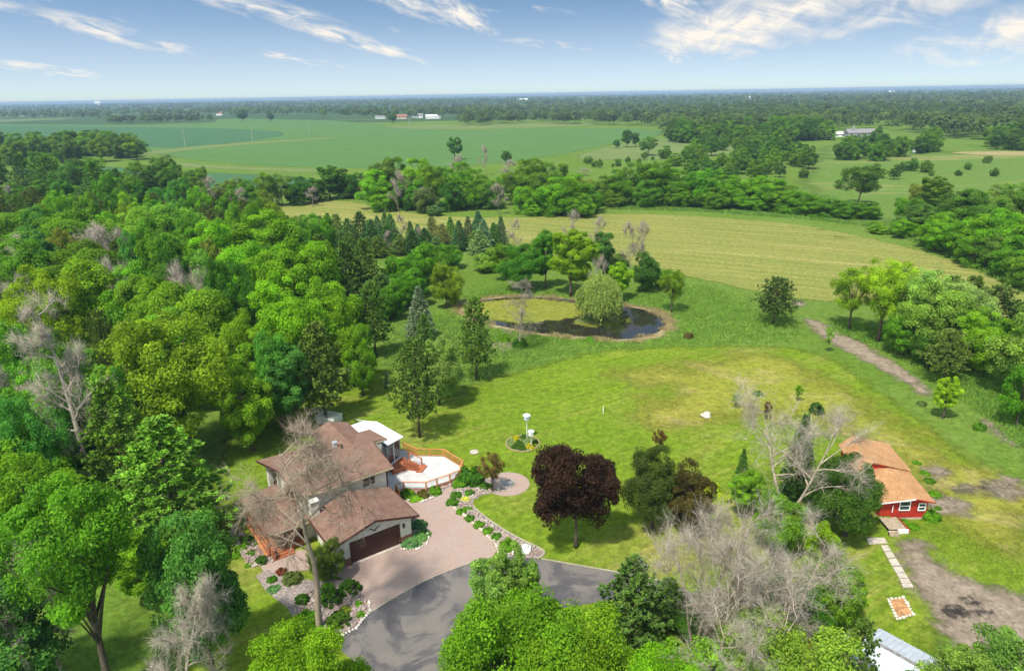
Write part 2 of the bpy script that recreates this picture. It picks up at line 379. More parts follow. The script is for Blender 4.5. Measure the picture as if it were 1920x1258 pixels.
DIRT = ground_mat('bare_soil', [(0.27, 0.21, 0.155), (0.235, 0.185, 0.135), (0.32, 0.26, 0.195)], soft=(2.2, 0.5, 2.6), dry=((0.20, 0.16, 0.12), 0.25, (1, 1, 1), 0, .58, .72, .6))
soft_sheet('dirt_track', gpoly([(1508, 598), (1528, 600), (1560, 614), (1610, 640), (1665, 675), (1712, 708), (1745, 738), (1733, 744), (1690, 712), (1630, 680), (1580, 655), (1540, 632)]), 0.032, DIRT, 90, 3.5)
soft_sheet('dirt_track', gpoly([(1478, 566), (1500, 563), (1512, 570), (1495, 575)]), 0.034, DIRT, 40, 3)
soft_sheet('dirt_track', gpoly([(1838, 786), (1855, 788), (1890, 815), (1910, 835), (1895, 836), (1860, 806)]), 0.034, DIRT, 40, 3)
soft_sheet('dirt_yard', gpoly([(1685, 1015), (1720, 1020), (1760, 1055), (1800, 1085), (1870, 1110), (2010, 1135), (2010, 1320), (1840, 1250), (1770, 1195), (1755, 1150), (1710, 1100), (1690, 1050)]), 0.032, DIRT, 90, 2.5)
for pl in ([(1735, 935), (1780, 925), (1830, 945), (1800, 965), (1750, 960)], [(1735, 880), (1775, 875), (1790, 895), (1750, 900)], [(1830, 905), (1900, 890), (1930, 930), (1880, 940)], [(1690, 1018), (1730, 1016), (1740, 1030), (1700, 1034)], [(1795, 905), (1850, 915), (1840, 930), (1790, 925)]):
    soft_sheet('dirt_patch', gpoly(pl), 0.036, DIRT, 50, 4)
CHAR = ground_mat('burnt_soil', [(0.05, 0.042, 0.036), (0.07, 0.055, 0.045), (0.035, 0.03, 0.026)], soft=(0.9, 1.6, 1.1))
for cx_, cy_, rx, ry in ((1792, 1147, 25, 10), (1843, 1148, 15, 6), (1826, 1130, 9, 4), (1812, 1122, 7, 3)):
    soft_sheet('burnt_patch', gpoly([(cx_+rx*math.cos(t), cy_+ry*math.sin(t)) for t in np.linspace(0, 2*math.pi, 14)[:-1]]), 0.042, CHAR, 40, 1.6)
soft_sheet('worn_patch', gpoly([(915, 645), (950, 640), (975, 652), (935, 662), (912, 658)]), 0.03, DIRT, 40, 2.5)

# pond
WATER = Mat('pond_water', 0.03, 0.5); WATER.color((0.022, 0.02, 0.014))
WATER.bump(WATER.noise(1.2, 3, .5), 0.02, 0.05); WATER.b.inputs['IOR'].default_value = 1.55
POND = chaikin(gpoly([(862, 577), (900, 562), (980, 556), (1050, 560), (1100, 566), (1170, 574), (1222, 583), (1250, 598), (1247, 616), (1215, 632), (1160, 638), (1100, 632), (1010, 626), (950, 614), (895, 602)]), 2)
tag(hard_sheet('pond_water', POND, 0.035, WATER.m), kind='structure')
ALGAE = ground_mat('pond_algae', [(0.215, 0.225, 0.02), (0.18, 0.205, 0.03), (0.26, 0.25, 0.06)], soft=(1.6, 0.35, 3.4))
tag(soft_sheet('pond_algae', gpoly([(862, 582), (905, 565), (980, 559), (1090, 568), (1112, 580), (1085, 594), (1050, 600), (1010, 604), (965, 606), (905, 598)]), 0.045, ALGAE, 80, 3), kind='stuff')
tag(soft_sheet('pond_algae', gpoly([(1072, 606), (1095, 612), (1130, 614), (1165, 606), (1185, 597), (1150, 600), (1100, 604)]), 0.05, ALGAE, 50, 2), kind='stuff')
MUD = ground_mat('pond_margin', [(0.34, 0.26, 0.14), (0.28, 0.22, 0.10), (0.38, 0.31, 0.18)], soft=(1.4, 0.3, 3.2))
_pc = POND.mean(0)
def ring_sheet(name, k0, k1, z, mat):
    P = np.array([(p-_pc)*k1+_pc for p in POND]); return soft_sheet(name, P, z, mat, 90, 3, 0)
ring_sheet('pond_margin', 0, 1.08, 0.026, MUD)
isl = chaikin(gpoly([(1072, 604), (1085, 596), (1120, 592), (1160, 595), (1170, 602), (1140, 609), (1100, 610)]), 2)
mb = MB(); c_ = isl.mean(0); n_ = len(isl)
V = [(p[0], p[1], 0.02) for p in isl]+[(*((p-c_)*.6+c_), .35) for p in isl]+[(*c_, .5)]
mb.add(V, [(i, (i+1) % n_, n_+(i+1) % n_, n_+i) for i in range(n_)]+[(n_+i, n_+(i+1) % n_, 2*n_) for i in range(n_)])
tag(mb.build('pond_island', ground_mat('island_turf', [(0.11, 0.19, 0.03), (0.16, 0.17, 0.05), (0.2, 0.17, 0.07)]), smooth=True), kind='structure')

# drives
m = Mat('asphalt', 0.9, 0.2); n1 = m.noise(0.26, 5, 0.65, dist=1.0); n2 = m.noise(14, 3, .6); n3 = m.noise(.5, 4, .6)
c = m.mix(m.ramp(n1, .43, .57), (0.072, 0.068, 0.073), (0.185, 0.162, 0.142)); c = m.mix(m.ramp(n3, .35, .7, 0, .5), c, (0.125, 0.115, 0.11)); c = m.mix(m.ramp(n2, .3, .7, 0, .35), c, (0.09, 0.085, 0.085))
v = N(m.nt, 'ShaderNodeTexVoronoi'); v.feature = 'DISTANCE_TO_EDGE'; v.inputs['Scale'].default_value = .17; m.L(m.coords(), v.inputs[0])
m.color(c); m.bump(n2, .3, .02)
tag(hard_sheet('driveway', gpoly([(690, 1150), (800, 1086), (880, 1055), (920, 1045), (960, 1043), (1015, 1049), (1100, 1064), (1180, 1078), (1260, 1095), (1330, 1125), (1300, 1145), (1180, 1120), (1110, 1130), (1045, 1143), (975, 1185), (920, 1270), (900, 1430), (640, 1430), (655, 1300), (690, 1262), (625, 1208)]), 0.036, m.m, 1), kind='structure')
m = Mat('clay_pavers', 0.85, 0.2); bt = N(m.nt, 'ShaderNodeTexBrick')
mp = N(m.nt, 'ShaderNodeMapping'); mp.inputs['Rotation'].default_value = (0, 0, math.radians(-35)); m.L(m.coords(), mp.inputs[0]); m.L(mp.outputs[0], bt.inputs[0])
bt.inputs['Scale'].default_value = 2.0; bt.inputs['Color1'].default_value = (0.32, 0.23, 0.19, 1); bt.inputs['Color2'].default_value = (0.375, 0.285, 0.245, 1); bt.inputs['Mortar'].default_value = (0.30, 0.22, 0.18, 1); bt.inputs['Mortar Size'].default_value = .012
c = m.mix(m.ramp(m.noise(.25, 5, .6), .35, .7, 0, .55), bt.outputs[0], (0.33, 0.23, 0.175)); c = m.mix(m.ramp(m.noise(9, 3, .6), .35, .7, 0, .3), c, (0.28, 0.20, 0.165)); m.color(c)
PAVERS = m.m
tag(hard_sheet('paved_drive', gpoly([(655, 1062), (664, 1092), (680, 1122), (692, 1150), (800, 1088), (880, 1057), (922, 1046), (932, 1032), (920, 1012), (900, 992), (878, 970), (858, 955), (846, 940), (846, 925), (858, 915), (880, 912), (882, 902), (862, 903), (838, 912), (800, 932), (768, 940), (752, 925), (735, 935), (740, 965), (765, 1000), (735, 1030)]), 0.030, PAVERS), kind='structure')
tag(hard_sheet('paved_path', gpoly([(655, 1062), (664, 1092), (630, 1080), (580, 1068), (530, 1075), (495, 1072), (488, 1062), (520, 1046), (560, 1030), (610, 1040)]), 0.026, PAVERS), kind='structure')
def disc(px, py, rx, z, mat, name):
    c0 = U(px, py); r = rx/ppm(c0)
    return tag(hard_sheet(name, [(c0[0]+r*math.cos(t), c0[1]+r*math.sin(t)) for t in np.linspace(0, 2*math.pi, 49)[:-1]], z, mat), kind='structure'), c0, r
_, FP, FPR = disc(951, 907, 41, 0.030, PAVERS, 'fire_pit_paving')
GRAVEL = plain('bed_gravel', (0.25, 0.205, 0.18), 0.95, .1, .45, 5, .8)
tag(hard_sheet('gravel_bed', gpoly([(842, 925), (850, 916), (885, 912), (912, 914), (940, 916), (945, 922), (905, 928), (888, 938), (886, 950), (905, 966), (925, 982), (950, 998), (985, 1018), (1012, 1027), (1020, 1038), (1010, 1047), (940, 1043), (934, 1026), (905, 992), (870, 962), (848, 945)]), 0.042, GRAVEL), kind='structure')
tag(hard_sheet('gravel_bed', gpoly([(480, 1080), (500, 1068), (560, 1085), (600, 1090), (655, 1085), (668, 1100), (690, 1130), (692, 1150), (660, 1182), (620, 1195), (560, 1180), (540, 1140), (500, 1110)]), 0.040, GRAVEL), kind='structure')
tag(hard_sheet('gravel_bed', gpoly([(440, 985), (470, 1010), (520, 1050), (470, 1065), (445, 1030), (430, 1000)]), 0.040, GRAVEL), kind='structure')
tag(hard_sheet('gravel_bed', gpoly([(742, 925), (775, 940), (800, 935), (830, 920), (862, 905), (905, 918), (930, 905), (900, 890), (860, 895), (800, 912)]), 0.044, GRAVEL), kind='structure')

# ------------------------------------------------------------------ plant prototypes (meshes only; shared by the copies)
def unit(v): return v/(np.linalg.norm(v, axis=-1, keepdims=True)+1e-9)
def rand_dir(r, n): return unit(r.normal(size=(n, 3)))
def rhombi(r, P, Nn, L, W):
    """one leaf-shaped quad per point: centre P, facing Nn"""
    t = unit(np.cross(Nn, rand_dir(r, len(P)))); b = np.cross(Nn, t); L = np.asarray(L)[..., None]; W = np.asarray(W)[..., None]
    up = Nn*W*0.35
    V = np.stack([P-t*L, P-b*W+up, P+t*L, P+b*W+up], 1).reshape(-1, 3)
    return V
def blades(r, P, D, L, W):
    s = unit(np.cross(D, rand_dir(r, len(P)))); L = np.asarray(L)[..., None]; W = np.asarray(W)[..., None]
    return np.stack([P, P+D*L*.45+s*W, P+D*L, P+D*L*.45-s*W], 1).reshape(-1, 3)
def quads(n): return np.arange(n*4).reshape(n, 4)
def bark_mesh(name, mb, mat): return mb.mesh(name, mat, True)

def broadleaf(seed, H=12.0, R=4.6, base=0.13, lobes=13, clumps=15, leaves=115, ls=0.20, flat=0.8, trunk_r=0.22, bark=None, upright=0.0, gap=0.0, lq=(.44, .72), lr=(.25, .42)):
    r = rng(seed); zc = H*(base+1)/2; hz = H*(1-base)/2
    C = [np.array([0, 0, zc])]; Rl = [0.48]
    while len(C) < lobes+1:
        d = rand_dir(r, 1)[0]
        if d[2] < -0.85: continue
        q = r.uniform(*lq); C.append(np.array([d[0]*R*q, d[1]*R*q, zc+d[2]*hz*q*1.02])); Rl.append(r.uniform(*lr))
    C = np.array(C); Rl = np.array(Rl); sc3 = np.array([R, R, min(hz, R*1.25)])
    cc, cn, cr = [], [], []
    for i in range(len(C)):
        d = rand_dir(r, int(clumps*(1.4 if i == 0 else 1)))
        p = C[i]+d*sc3*Rl[i]*r.uniform(.78, 1.06, (len(d), 1))
        ok = np.ones(len(p), bool)
        for j in range(len(C)):
            if j != i: ok &= (((p-C[j])/(sc3*Rl[j]))**2).sum(1) > .55
        ok &= p[:, 2] > max(H*base*.75, .35)
        ok &= r.random(len(p)) > gap
        cc.append(p[ok]); cn.append(d[ok]); cr.append(np.full(ok.sum(), 1.0))
    cc = np.concatenate(cc); cn = np.concatenate(cn); nC = len(cc)
    rad = R*r.uniform(.14, .27, nC); tone = r.random(nC)
    leaves = int(leaves*2.3); ls = ls*.68
    k = np.repeat(np.arange(nC), leaves); n = len(k)
    d = unit(rand_dir(r, n)+cn[k]*.55+np.array([0, 0, .35]))
    P = cc[k]+d*rad[k, None]*np.array([1, 1, flat*1.05])*(r.random((n, 1))**.4)*1.12
    Nn = unit(d*.8+rand_dir(r, n)*.75+np.array([0, 0, .35]))
    sz = ls*r.uniform(.6, 1.35, n)
    V = rhombi(r, P, Nn, sz, sz*.62); tn = np.repeat(np.clip(tone[k]*.55+r.random(n)*.55, 0, 1), 4)
    crown = mesh_np('crown', V, quads(n), LEAF, {'tone': tn})
    mb = MB(); top = H*(.62+.1*upright); lean = r.normal(0, .03, 2)
    tp = [np.array([lean[0]*z, lean[1]*z, z]) for z in np.linspace(-.1, top, 7)]
    mb.tube(tp, [trunk_r*(1.5 if i == 0 else 1)*(1-.75*i/6) for i in range(7)], 7)
    order = r.permutation(nC)[:26]
    for q in order:
        e = cc[q]; s = r.uniform(.35, .8); b0 = np.array([lean[0]*s*top, lean[1]*s*top, s*top]); 
        if e[2] < b0[2]: b0 = b0*.75
        mid = (b0+e)/2+np.array([0, 0, .08*H*r.uniform(-.3, .6)]); mb.tube([b0, mid, e], [trunk_r*.38, trunk_r*.24, .03], 4, False)
    return dict(crown=crown, trunk=bark_mesh('trunk', mb, bark or BARK), H=H*1.0, R=R*.95)

def conifer(seed, H=13.0, R=3.0, base=.16, whorls=22, per=7, tufts=9, blade=.34, bw=.078, nb=9, droop=-.1, rise=.35, power=.75, irregular=.25, spread=.5, trunk_r=.16, bark=None):
    r = rng(seed); Ps, Ds, Ls, T = [], [], [], []; mb = MB()
    mb.tube([(0, 0, z) for z in np.linspace(-.1, H*.985, 6)], [trunk_r*(1.25 if i == 0 else 1)*(1-.93*i/5) for i in range(6)], 6)
    for w in range(whorls):
        t = (w+r.uniform(-.3, .3))/whorls; t = min(max(t, 0), .985); z0 = H*(base+(1-base)*t)
        prof = R*(1-t)**power*(.62+.38*min(1, t*6)) if t < .16 else R*(1-t)**power
        n = max(4, int(per*(1-.35*t))); a0 = r.uniform(0, 6.28)
        for k in range(n):
            a = a0+6.283*k/n+r.normal(0, .18); ln = prof*r.uniform(1-irregular, 1+irregular*.55)+.12
            dx = np.array([math.cos(a), math.sin(a), 0]); sd = np.array([-dx[1], dx[0], 0]); tb = r.random()
            el = droop*(1-t)+rise*t
            m = max(3, int(tufts*(.45+.55*ln/R))); s = r.uniform(.22, 1, m)**.75
            lat = r.uniform(-1, 1, m)*spread*ln*(1.08-s)*.8
            curve = el*s*ln+droop*.35*ln*s*s
            P = np.array([0, 0, z0])+dx*(s*ln)[:, None]+sd*lat[:, None]+np.array([0, 0, 1.])*(curve+r.normal(0, .06*R, m))[:, None]
            out = unit(dx+sd*(np.sign(lat)*.55)[:, None]+np.array([0, 0, el+.12]))
            Ps.append(np.repeat(P, nb, 0)); Ds.append(np.repeat(out, nb, 0)); T.append(np.repeat(np.clip(tb*.5+r.random(m)*.6, 0, 1), nb))
            if k % 2 == 0 and ln > .5: mb.tube([(0, 0, z0), np.array([0, 0, z0])+dx*ln*.55+np.array([0, 0, el*ln*.55]), np.array([0, 0, z0])+dx*ln*.92+np.array([0, 0, (el+droop*.35)*ln*.9])], [trunk_r*.22, trunk_r*.14, .012], 3, False)
    P = np.concatenate(Ps); D = np.concatenate(Ds); T = np.concatenate(T); n = len(P)
    D = unit(D*.75+rand_dir(r, n)*.8+np.array([0, 0, .22])); L = blade*r.uniform(.7, 1.35, n)
    V = blades(r, P-D*L[:, None]*.25, D, L, np.full(n, bw)*r.uniform(.7, 1.3, n))
    return dict(crown=mesh_np('crown', V, quads(n), NEEDLE, {'tone': np.repeat(T, 4)}), trunk=bark_mesh('trunk', mb, bark or BARK), H=H, R=R)

def cones(r, P, D, L, rad):
    """thin three-sided tapered twigs"""
    s = unit(np.cross(D, rand_dir(r, len(P)))); b = np.cross(D, s); n = len(P); rad = np.asarray(rad)[:, None]
    V = np.stack([P+s*rad, P-s*rad*.5+b*rad*.87, P-s*rad*.5-b*rad*.87, P+D*np.asarray(L)[:, None]], 1).reshape(-1, 3)
    i = np.arange(n)*4
    Fc = np.concatenate([np.stack([i, i+1, i+3], 1), np.stack([i+1, i+2, i+3], 1), np.stack([i+2, i, i+3], 1)])
    return V, Fc
def bare(seed, H=13.0, R=4.5, forks=1, limbs=9, sub=6, sub2=4, twigs=7, droop=0.0, first=.35, up=.55, trunk_r=.27, mat=None, tw=1.0, tr=.011, fan=.6):
    r = rng(seed); mb = MB(); starts = []
    def branch(p, d, ln, rad, n=4, sag=0.0, wob=.13):
        pts = [p]
        for i in range(n):
            d = unit(d+r.normal(0, wob, 3)+np.array([0, 0, -sag])); p = p+d*ln/n; pts.append(p)
        mb.tube(pts, [rad*(1-.93*i/n) for i in range(n+1)], 5 if rad > .06 else 3, False); return pts, d
    for f in range(forks):
        a = 6.283*f/forks+r.uniform(0, 1); d0 = np.array([math.cos(a)*.32, math.sin(a)*.32, 1.0]) if forks > 1 else np.array([0, 0, 1.])
        tp, td = branch(np.array([0, 0, -.1]), unit(d0), H*.82, trunk_r/(forks**.4), 8, 0, .09)
        for i in range(limbs):
            s = first+(1-first)*(i+r.random())/limbs; idx = min(7, int(s*8)); fr = s*8-idx
            p = tp[idx]*(1-fr)+tp[min(8, idx+1)]*fr; a = r.uniform(0, 6.283)
            ln = R*(1.15-.65*(s-first)/(1-first))*r.uniform(.65, 1.1); d = unit(np.array([math.cos(a), math.sin(a), up+r.normal(0, .15)]))
            lp, _ = branch(p, d, ln, trunk_r*.36*(1.1-s*.6), 5, droop*.4)
            for j in range(sub):
                q = r.uniform(.25, 1); ii = min(4, int(q*5)); p2 = lp[ii]+(lp[ii+1]-lp[ii])*r.random()
                d2 = unit(unit(lp[ii+1]-lp[ii])+r.normal(0, .55, 3)+np.array([0, 0, .2-droop])); sp, _ = branch(p2, d2, ln*r.uniform(.25, .5), trunk_r*.14, 3, droop)
                starts.append((p2, d2)); starts += [(sp[x], unit(sp[x]-sp[x-1])) for x in (1, 2, 3)]
                for _ in range(sub2):
                    x = r.integers(1, 4); d3 = unit(unit(sp[x]-sp[x-1])+r.normal(0, .6, 3)+np.array([0, 0, .1-droop])); e, _ = branch(sp[x], d3, ln*r.uniform(.14, .26), trunk_r*.075, 2, droop)
                    starts += [(e[1], unit(e[1]-e[0])), (e[2], unit(e[2]-e[1]))]
    P = np.array([s[0] for s in starts]); D = np.array([s[1] for s in starts]); P = np.repeat(P, twigs, 0); D = np.repeat(D, twigs, 0); n = len(P)
    D = unit(D+r.normal(0, fan, (n, 3))+np.array([0, 0, -droop*.9])); L = tw*r.uniform(.4, 1.25, n)
    # second joint of each twig lets it bend
    V1, F1 = cones(r, P, D, L, np.full(n, tr)); mid = P+D*(L*.55)[:, None]; D2 = unit(D+r.normal(0, .45, (n, 3))+np.array([0, 0, -droop])); V2, F2 = cones(r, mid, D2, L*.8, np.full(n, tr*.8))
    twig = mesh_np('twigs', np.concatenate([V1, V2]), np.concatenate([F1, F2+len(V1)]), mat or DEADWOOD)
    return dict(crown=twig, trunk=bark_mesh('trunk', mb, mat or LIMBS), H=H, R=R*1.05, bare=True)

def willow(seed=5, H=9.0, R=5.0, ls=.16):
    r = rng(seed); n0 = 1500; d = rand_dir(r, n0); d[:, 2] = np.abs(d[:, 2])*1.1-.1; d = unit(d)
    S = np.array([0, 0, H*.48])+d*np.array([R*.86, R*.86, H*.46])*r.uniform(.6, 1.0, (n0, 1))*(1+.14*np.sin(d[:, :1]*7+1)*np.sin(d[:, 1:2]*6+2)); T = r.random(n0)
    m = 16; k = np.repeat(np.arange(n0), m); u = np.tile(np.linspace(0, 1, m), n0); ln = np.minimum(S[:, 2]*.85, r.uniform(.8, 2.8, n0))
    out = unit(S*np.array([1, 1, 0])+1e-6)
    P = S[k]+out[k]*(np.sqrt(u)*.7)[:, None]+np.array([0, 0, -1.])*(u*ln[k])[:, None]+r.normal(0, .10, (n0*m, 3)); n = len(P)
    D = unit(np.array([0, 0, -1.])+out[k]*.25+r.normal(0, .45, (n, 3))); V = blades(r, P, D, ls*2.6*r.uniform(.6, 1.3, n), np.full(n, ls*.5))
    mb = MB(); mb.tube([(0, 0, -.1), (.1, 0, H*.25), (.1, .1, H*.5)], [.3, .24, .12], 7)
    for i in range(10):
        e = S[r.integers(n0)]; mb.tube([(.1, 0, H*.3), (e+np.array([0, 0, H*.5]))/2, e], [.14, .09, .03], 4, False)
    return dict(crown=mesh_np('crown', V, quads(n), LEAF, {'tone': np.repeat(np.clip(T[k]*.6+r.random(n)*.5, 0, 1), 4)}), trunk=bark_mesh('trunk', mb, BARK), H=H, R=R)

def shrub(seed, n=2600, ls=.11, H=1.0, R=1.0, lump=.25, clumps=36, upr=.3):
    r = rng(seed); d = rand_dir(r, clumps); d[:, 2] = np.abs(d[:, 2])*1.0-.08; d = unit(d)
    c = d*np.array([R, R, H*.92])*r.uniform(1-lump*1.6, 1-lump*.5, (clumps, 1)); c[:, 2] = np.maximum(c[:, 2], .06); T = r.random(clumps); k = r.integers(0, clumps, n)
    e = rand_dir(r, n); P = c[k]+e*(lump*r.uniform(.5, 1.15, (n, 1)))*np.array([1, 1, .85]); P[:, 2] = np.maximum(P[:, 2], .02)
    Nn = unit(e*.6+d[k]*.5+rand_dir(r, n)*.6+np.array([0, 0, upr])); s = ls*r.uniform(.6, 1.3, n)
    V = rhombi(r, P, Nn, s, s*.6)
    return mesh_np('foliage', V, quads(n), LEAF, {'tone': np.repeat(np.clip(T[k]*.5+r.random(n)*.6, 0, 1), 4)})

PROTO = {
 'maple1': broadleaf(1), 'maple2': broadleaf(2, H=12.5, R=4.8, lobes=14, clumps=13), 'maple3': broadleaf(3, H=11, R=5.0, lobes=10, clumps=17, flat=.7),
 'oak1': broadleaf(4, H=13, R=5.2, lobes=13, clumps=12, leaves=105, ls=.19, gap=.12, base=.18), 'oak2': broadleaf(5, H=12, R=4.6, lobes=15, clumps=11, leaves=120, gap=.2),
 'tall1': broadleaf(6, H=14, R=3.6, lobes=15, clumps=12, base=.18, ls=.19), 'airy': broadleaf(7, H=13, R=3.9, lobes=15, clumps=9, leaves=100, ls=.15, gap=.30, base=.3, flat=1.0),
 'round': broadleaf(8, H=8, R=4.2, base=.08, lobes=10, clumps=14, leaves=100, ls=.18), 'dense': broadleaf(9, H=9, R=4.3, base=.16, lobes=15, clumps=17, leaves=125, ls=.15, flat=.8),
 'high': broadleaf(13, H=15, R=4.6, base=.40, lobes=13, clumps=14, leaves=150, ls=.16, gap=.1, trunk_r=.34), 'near': broadleaf(14, H=12, R=6.2, base=.10, lobes=22, clumps=15, leaves=140, ls=.18, gap=.14, lq=(.42, .86), lr=(.20, .34)),
 'hedge1': broadleaf(11, H=9, R=4.3, base=-.12, lobes=14, clumps=13, leaves=90, ls=.19), 'hedge2': broadleaf(12, H=10, R=4.2, base=-.10, lobes=16, clumps=11, leaves=95, ls=.19, flat=.9),
 'column': broadleaf(10, H=9, R=2.2, base=.1, lobes=12, clumps=10, leaves=95, ls=.14, upright=1),
 'pine1': conifer(21, H=13, R=3.1, base=.22, whorls=22, per=8, tufts=14, nb=15, power=.62, irregular=.4, rise=.55, droop=.05, blade=.30),
 'pine2': conifer(22, H=13, R=3.4, base=.10, whorls=24, per=8, tufts=14, nb=15, power=.7, irregular=.35, rise=.5, droop=.08, blade=.32),
 'pine3': conifer(23, H=12, R=3.6, base=.25, whorls=18, per=9, tufts=16, nb=16, power=.5, irregular=.45, rise=.4, droop=.12, blade=.30),
 'spruce1': conifer(24, H=12, R=2.5, base=.05, whorls=30, per=9, tufts=12, nb=11, power=.95, irregular=.2, rise=.15, droop=-.22, blade=.30, bw=.05, spread=.6),
 'spruce2': conifer(25, H=10, R=2.4, base=.03, whorls=30, per=10, tufts=13, nb=12, power=.9, irregular=.15, rise=.2, droop=-.12, blade=.28, bw=.05, spread=.65),
 'bare1': bare(31, H=13, R=4.6, limbs=10, sub=6, droop=.10), 'bare2': bare(32, H=12, R=5.0, forks=3, limbs=6, sub=6, sub2=4, droop=.03, first=.3, up=.75, tw=1.0, twigs=4, tr=.008),
 'bare3': bare(33, H=12, R=5.2, forks=2, limbs=8, sub=6, sub2=4, droop=.07, first=.34, up=.7, tw=1.0, twigs=4, tr=.008),
 'baretall': bare(34, H=20, R=4.0, limbs=16, sub=5, sub2=3, droop=.05, first=.30, up=.6, trunk_r=.40, tw=.9, mat=DEADWOOD),
 'barehouse': bare(37, H=19, R=6.5, limbs=16, sub=6, sub2=4, droop=.14, first=.44, up=.6, trunk_r=.36, tw=1.0, twigs=6, tr=.010, mat=BARK_PALE),
 'baresmall': bare(35, H=8, R=2.6, limbs=8, sub=4, sub2=3, twigs=6, droop=-.1, first=.25, up=.9, trunk_r=.12, tw=.7, mat=DEADWOOD_BROWN),
 'barepine': bare(36, H=12, R=2.6, limbs=26, sub=3, sub2=2, twigs=4, droop=.02, first=.16, up=.12, trunk_r=.15, tw=.6, mat=DEADWOOD_BROWN),
 'willow': willow(),
}
for p_ in PROTO.values():      # real extents of each prototype, so that copies come out at the size asked for
    co = np.empty(len(p_['crown'].vertices)*3, np.float32); p_['crown'].vertices.foreach_get('co', co); co = co.reshape(-1, 3)
    p_['H'] = float(np.percentile(co[:, 2], 99.7)); p_['R'] = float(np.percentile(np.hypot(co[:, 0], co[:, 1]), 96 if p_.get('bare') else 97.5))
SHRUB = [shrub(41), shrub(42, 2400, .12, 1.1, 1.0, .3, 26), shrub(43, 3200, .085, 1.0, 1.0, .16, 60), shrub(44, 1500, .17, .6, 1.0, .25, 20, 1.2)]

G1, G2, G3 = (0.088, 0.188, 0.012), (0.060, 0.150, 0.014), (0.036, 0.098, 0.014)
YG, BG, SG, OL = (0.115, 0.20, 0.014), (0.050, 0.145, 0.036), (0.150, 0.225, 0.085), (0.10, 0.14, 0.030)
PI, DP, PY, BLUE = (0.070, 0.125, 0.026), (0.032, 0.078, 0.026), (0.088, 0.14, 0.032), (0.115, 0.165, 0.150)
PURP, RED, LIME = (0.025, 0.0155, 0.017), (0.080, 0.052, 0.026), (0.26, 0.34, 0.02)
TREES = []
LEAFK = (1.95, 1.85, 1.2)      # tints above are whole-crown values; single leaves are lighter
def tree(name, proto, loc, h, w, tint, label, cat='tree', group=None, seed=None, rz=None, lean=(0, 0)):
    p = PROTO[proto]; r = random.Random(seed if seed is not None else len(TREES)*7+1)
    o = empty(name, (float(loc[0]), float(loc[1]), 0), rz if rz is not None else r.uniform(0, 6.28))
    o.rotation_euler[0], o.rotation_euler[1] = lean
    s = h/p['H']; k = (w/2)/p['R']; o.scale = (k, k, s)
    tag(o, label, cat, group)
    mobj('trunk', p['trunk'], o)
    j = [1+r.uniform(-.08, .08) for _ in range(3)]
    mobj('branches' if p.get('bare') else 'crown', p['crown'], o, tuple(t*q*k_ for t, q, k_ in zip(tint, j, LEAFK)))
    TREES.append((o, h, w)); return o
def tb(name, proto, bx, by, ty, wpx, tint, label, cat='tree', group=None, **kw):
    """tree by the pixel of its foot, the row of its top and its width in pixels"""
    b = U(bx, by); h = height_of(b, ty); top = (b[0], b[1], h*.6); return tree(name, proto, b, h, wpx/ppm(top), tint, label, cat, group, **kw)
def bush(name, kind, bx, by, rpx, hk, tint, label, cat='shrub', group=None, seed=0):
    b = U(bx, by); r = rpx/ppm(b); o = mobj(name, SHRUB[kind], None, tuple(t*k_*.85 for t, k_ in zip(tint, LEAFK)))
    o.location = (b[0], b[1]+r*.3, 0.03); o.scale = (r, r, r*hk); o.rotation_euler = (0, 0, seed+bx*.37)
    return tag(o, label, cat, group)

ONES = 'zeroth first second third fourth fifth sixth seventh eighth ninth tenth eleventh twelfth thirteenth fourteenth fifteenth sixteenth seventeenth eighteenth nineteenth'.split()
TENS = {20: 'twent', 30: 'thirt', 40: 'fort', 50: 'fift', 60: 'sixt', 70: 'sevent', 80: 'eight', 90: 'ninet'}
def ordinal(n):
    if n < 20: return ONES[n]
    if n >= 100: return 'one hundred and ' + ordinal(n-100) if n > 100 else 'hundredth'
    t = n//10*10; return TENS[t]+'ieth' if n == t else TENS[t]+'y-'+ONES[n-t]

# ------------------------------------------------------------------ house (local axes: x along the garage front, y to the back)
HA = math.radians(35); HO = np.array([-13.53, 56.83])
def shingle(name, c1, c2, c3, rot, row=0.14):
    m = Mat(name, 0.95, 0.1); bt = N(m.nt, 'ShaderNodeTexBrick'); bt.inputs['Scale'].default_value = 1.0
    bt.inputs['Brick Width'].default_value = .42; bt.inputs['Row Height'].default_value = row*1.6; bt.inputs['Mortar Size'].default_value = .012
    bt.inputs['Color1'].default_value = (*c1, 1); bt.inputs['Color2'].default_value = (*c2, 1); bt.inputs['Mortar'].default_value = tuple(v*.7 for v in c1)+(1,)
    mp = N(m.nt, 'ShaderNodeMapping'); mp.inputs['Rotation'].default_value = (0, 0, rot); m.L(m.coords('object'), mp.inputs[0]); m.L(mp.outputs[0], bt.inputs[0])
    c = m.mix(m.ramp(m.noise(.9, 5, .7, kind='object'), .38, .66, 0, .7), bt.outputs[0], c3)
    c = m.mix(m.ramp(m.noise(5, 3, .7, kind='object'), .42, .62, 0, .55), c, tuple(v*.62 for v in c1)); m.color(c); m.bump(bt.outputs['Fac'], .3, .02); return m.m
ROOF_B = shingle('roof_brown', (0.215, 0.125, 0.09), (0.165, 0.092, 0.068), (0.26, 0.165, 0.125), 0)
ROOF_B2 = shingle('roof_brown_turned', (0.215, 0.125, 0.09), (0.165, 0.092, 0.068), (0.26, 0.165, 0.125), math.pi/2)
ROOF_O = shingle('roof_orange', (0.44, 0.235, 0.11), (0.36, 0.18, 0.08), (0.52, 0.30, 0.15), math.pi/2)
STUCCO = plain('stucco', (0.66, 0.63, 0.55), .9, .1, .12, 1.2, .2)
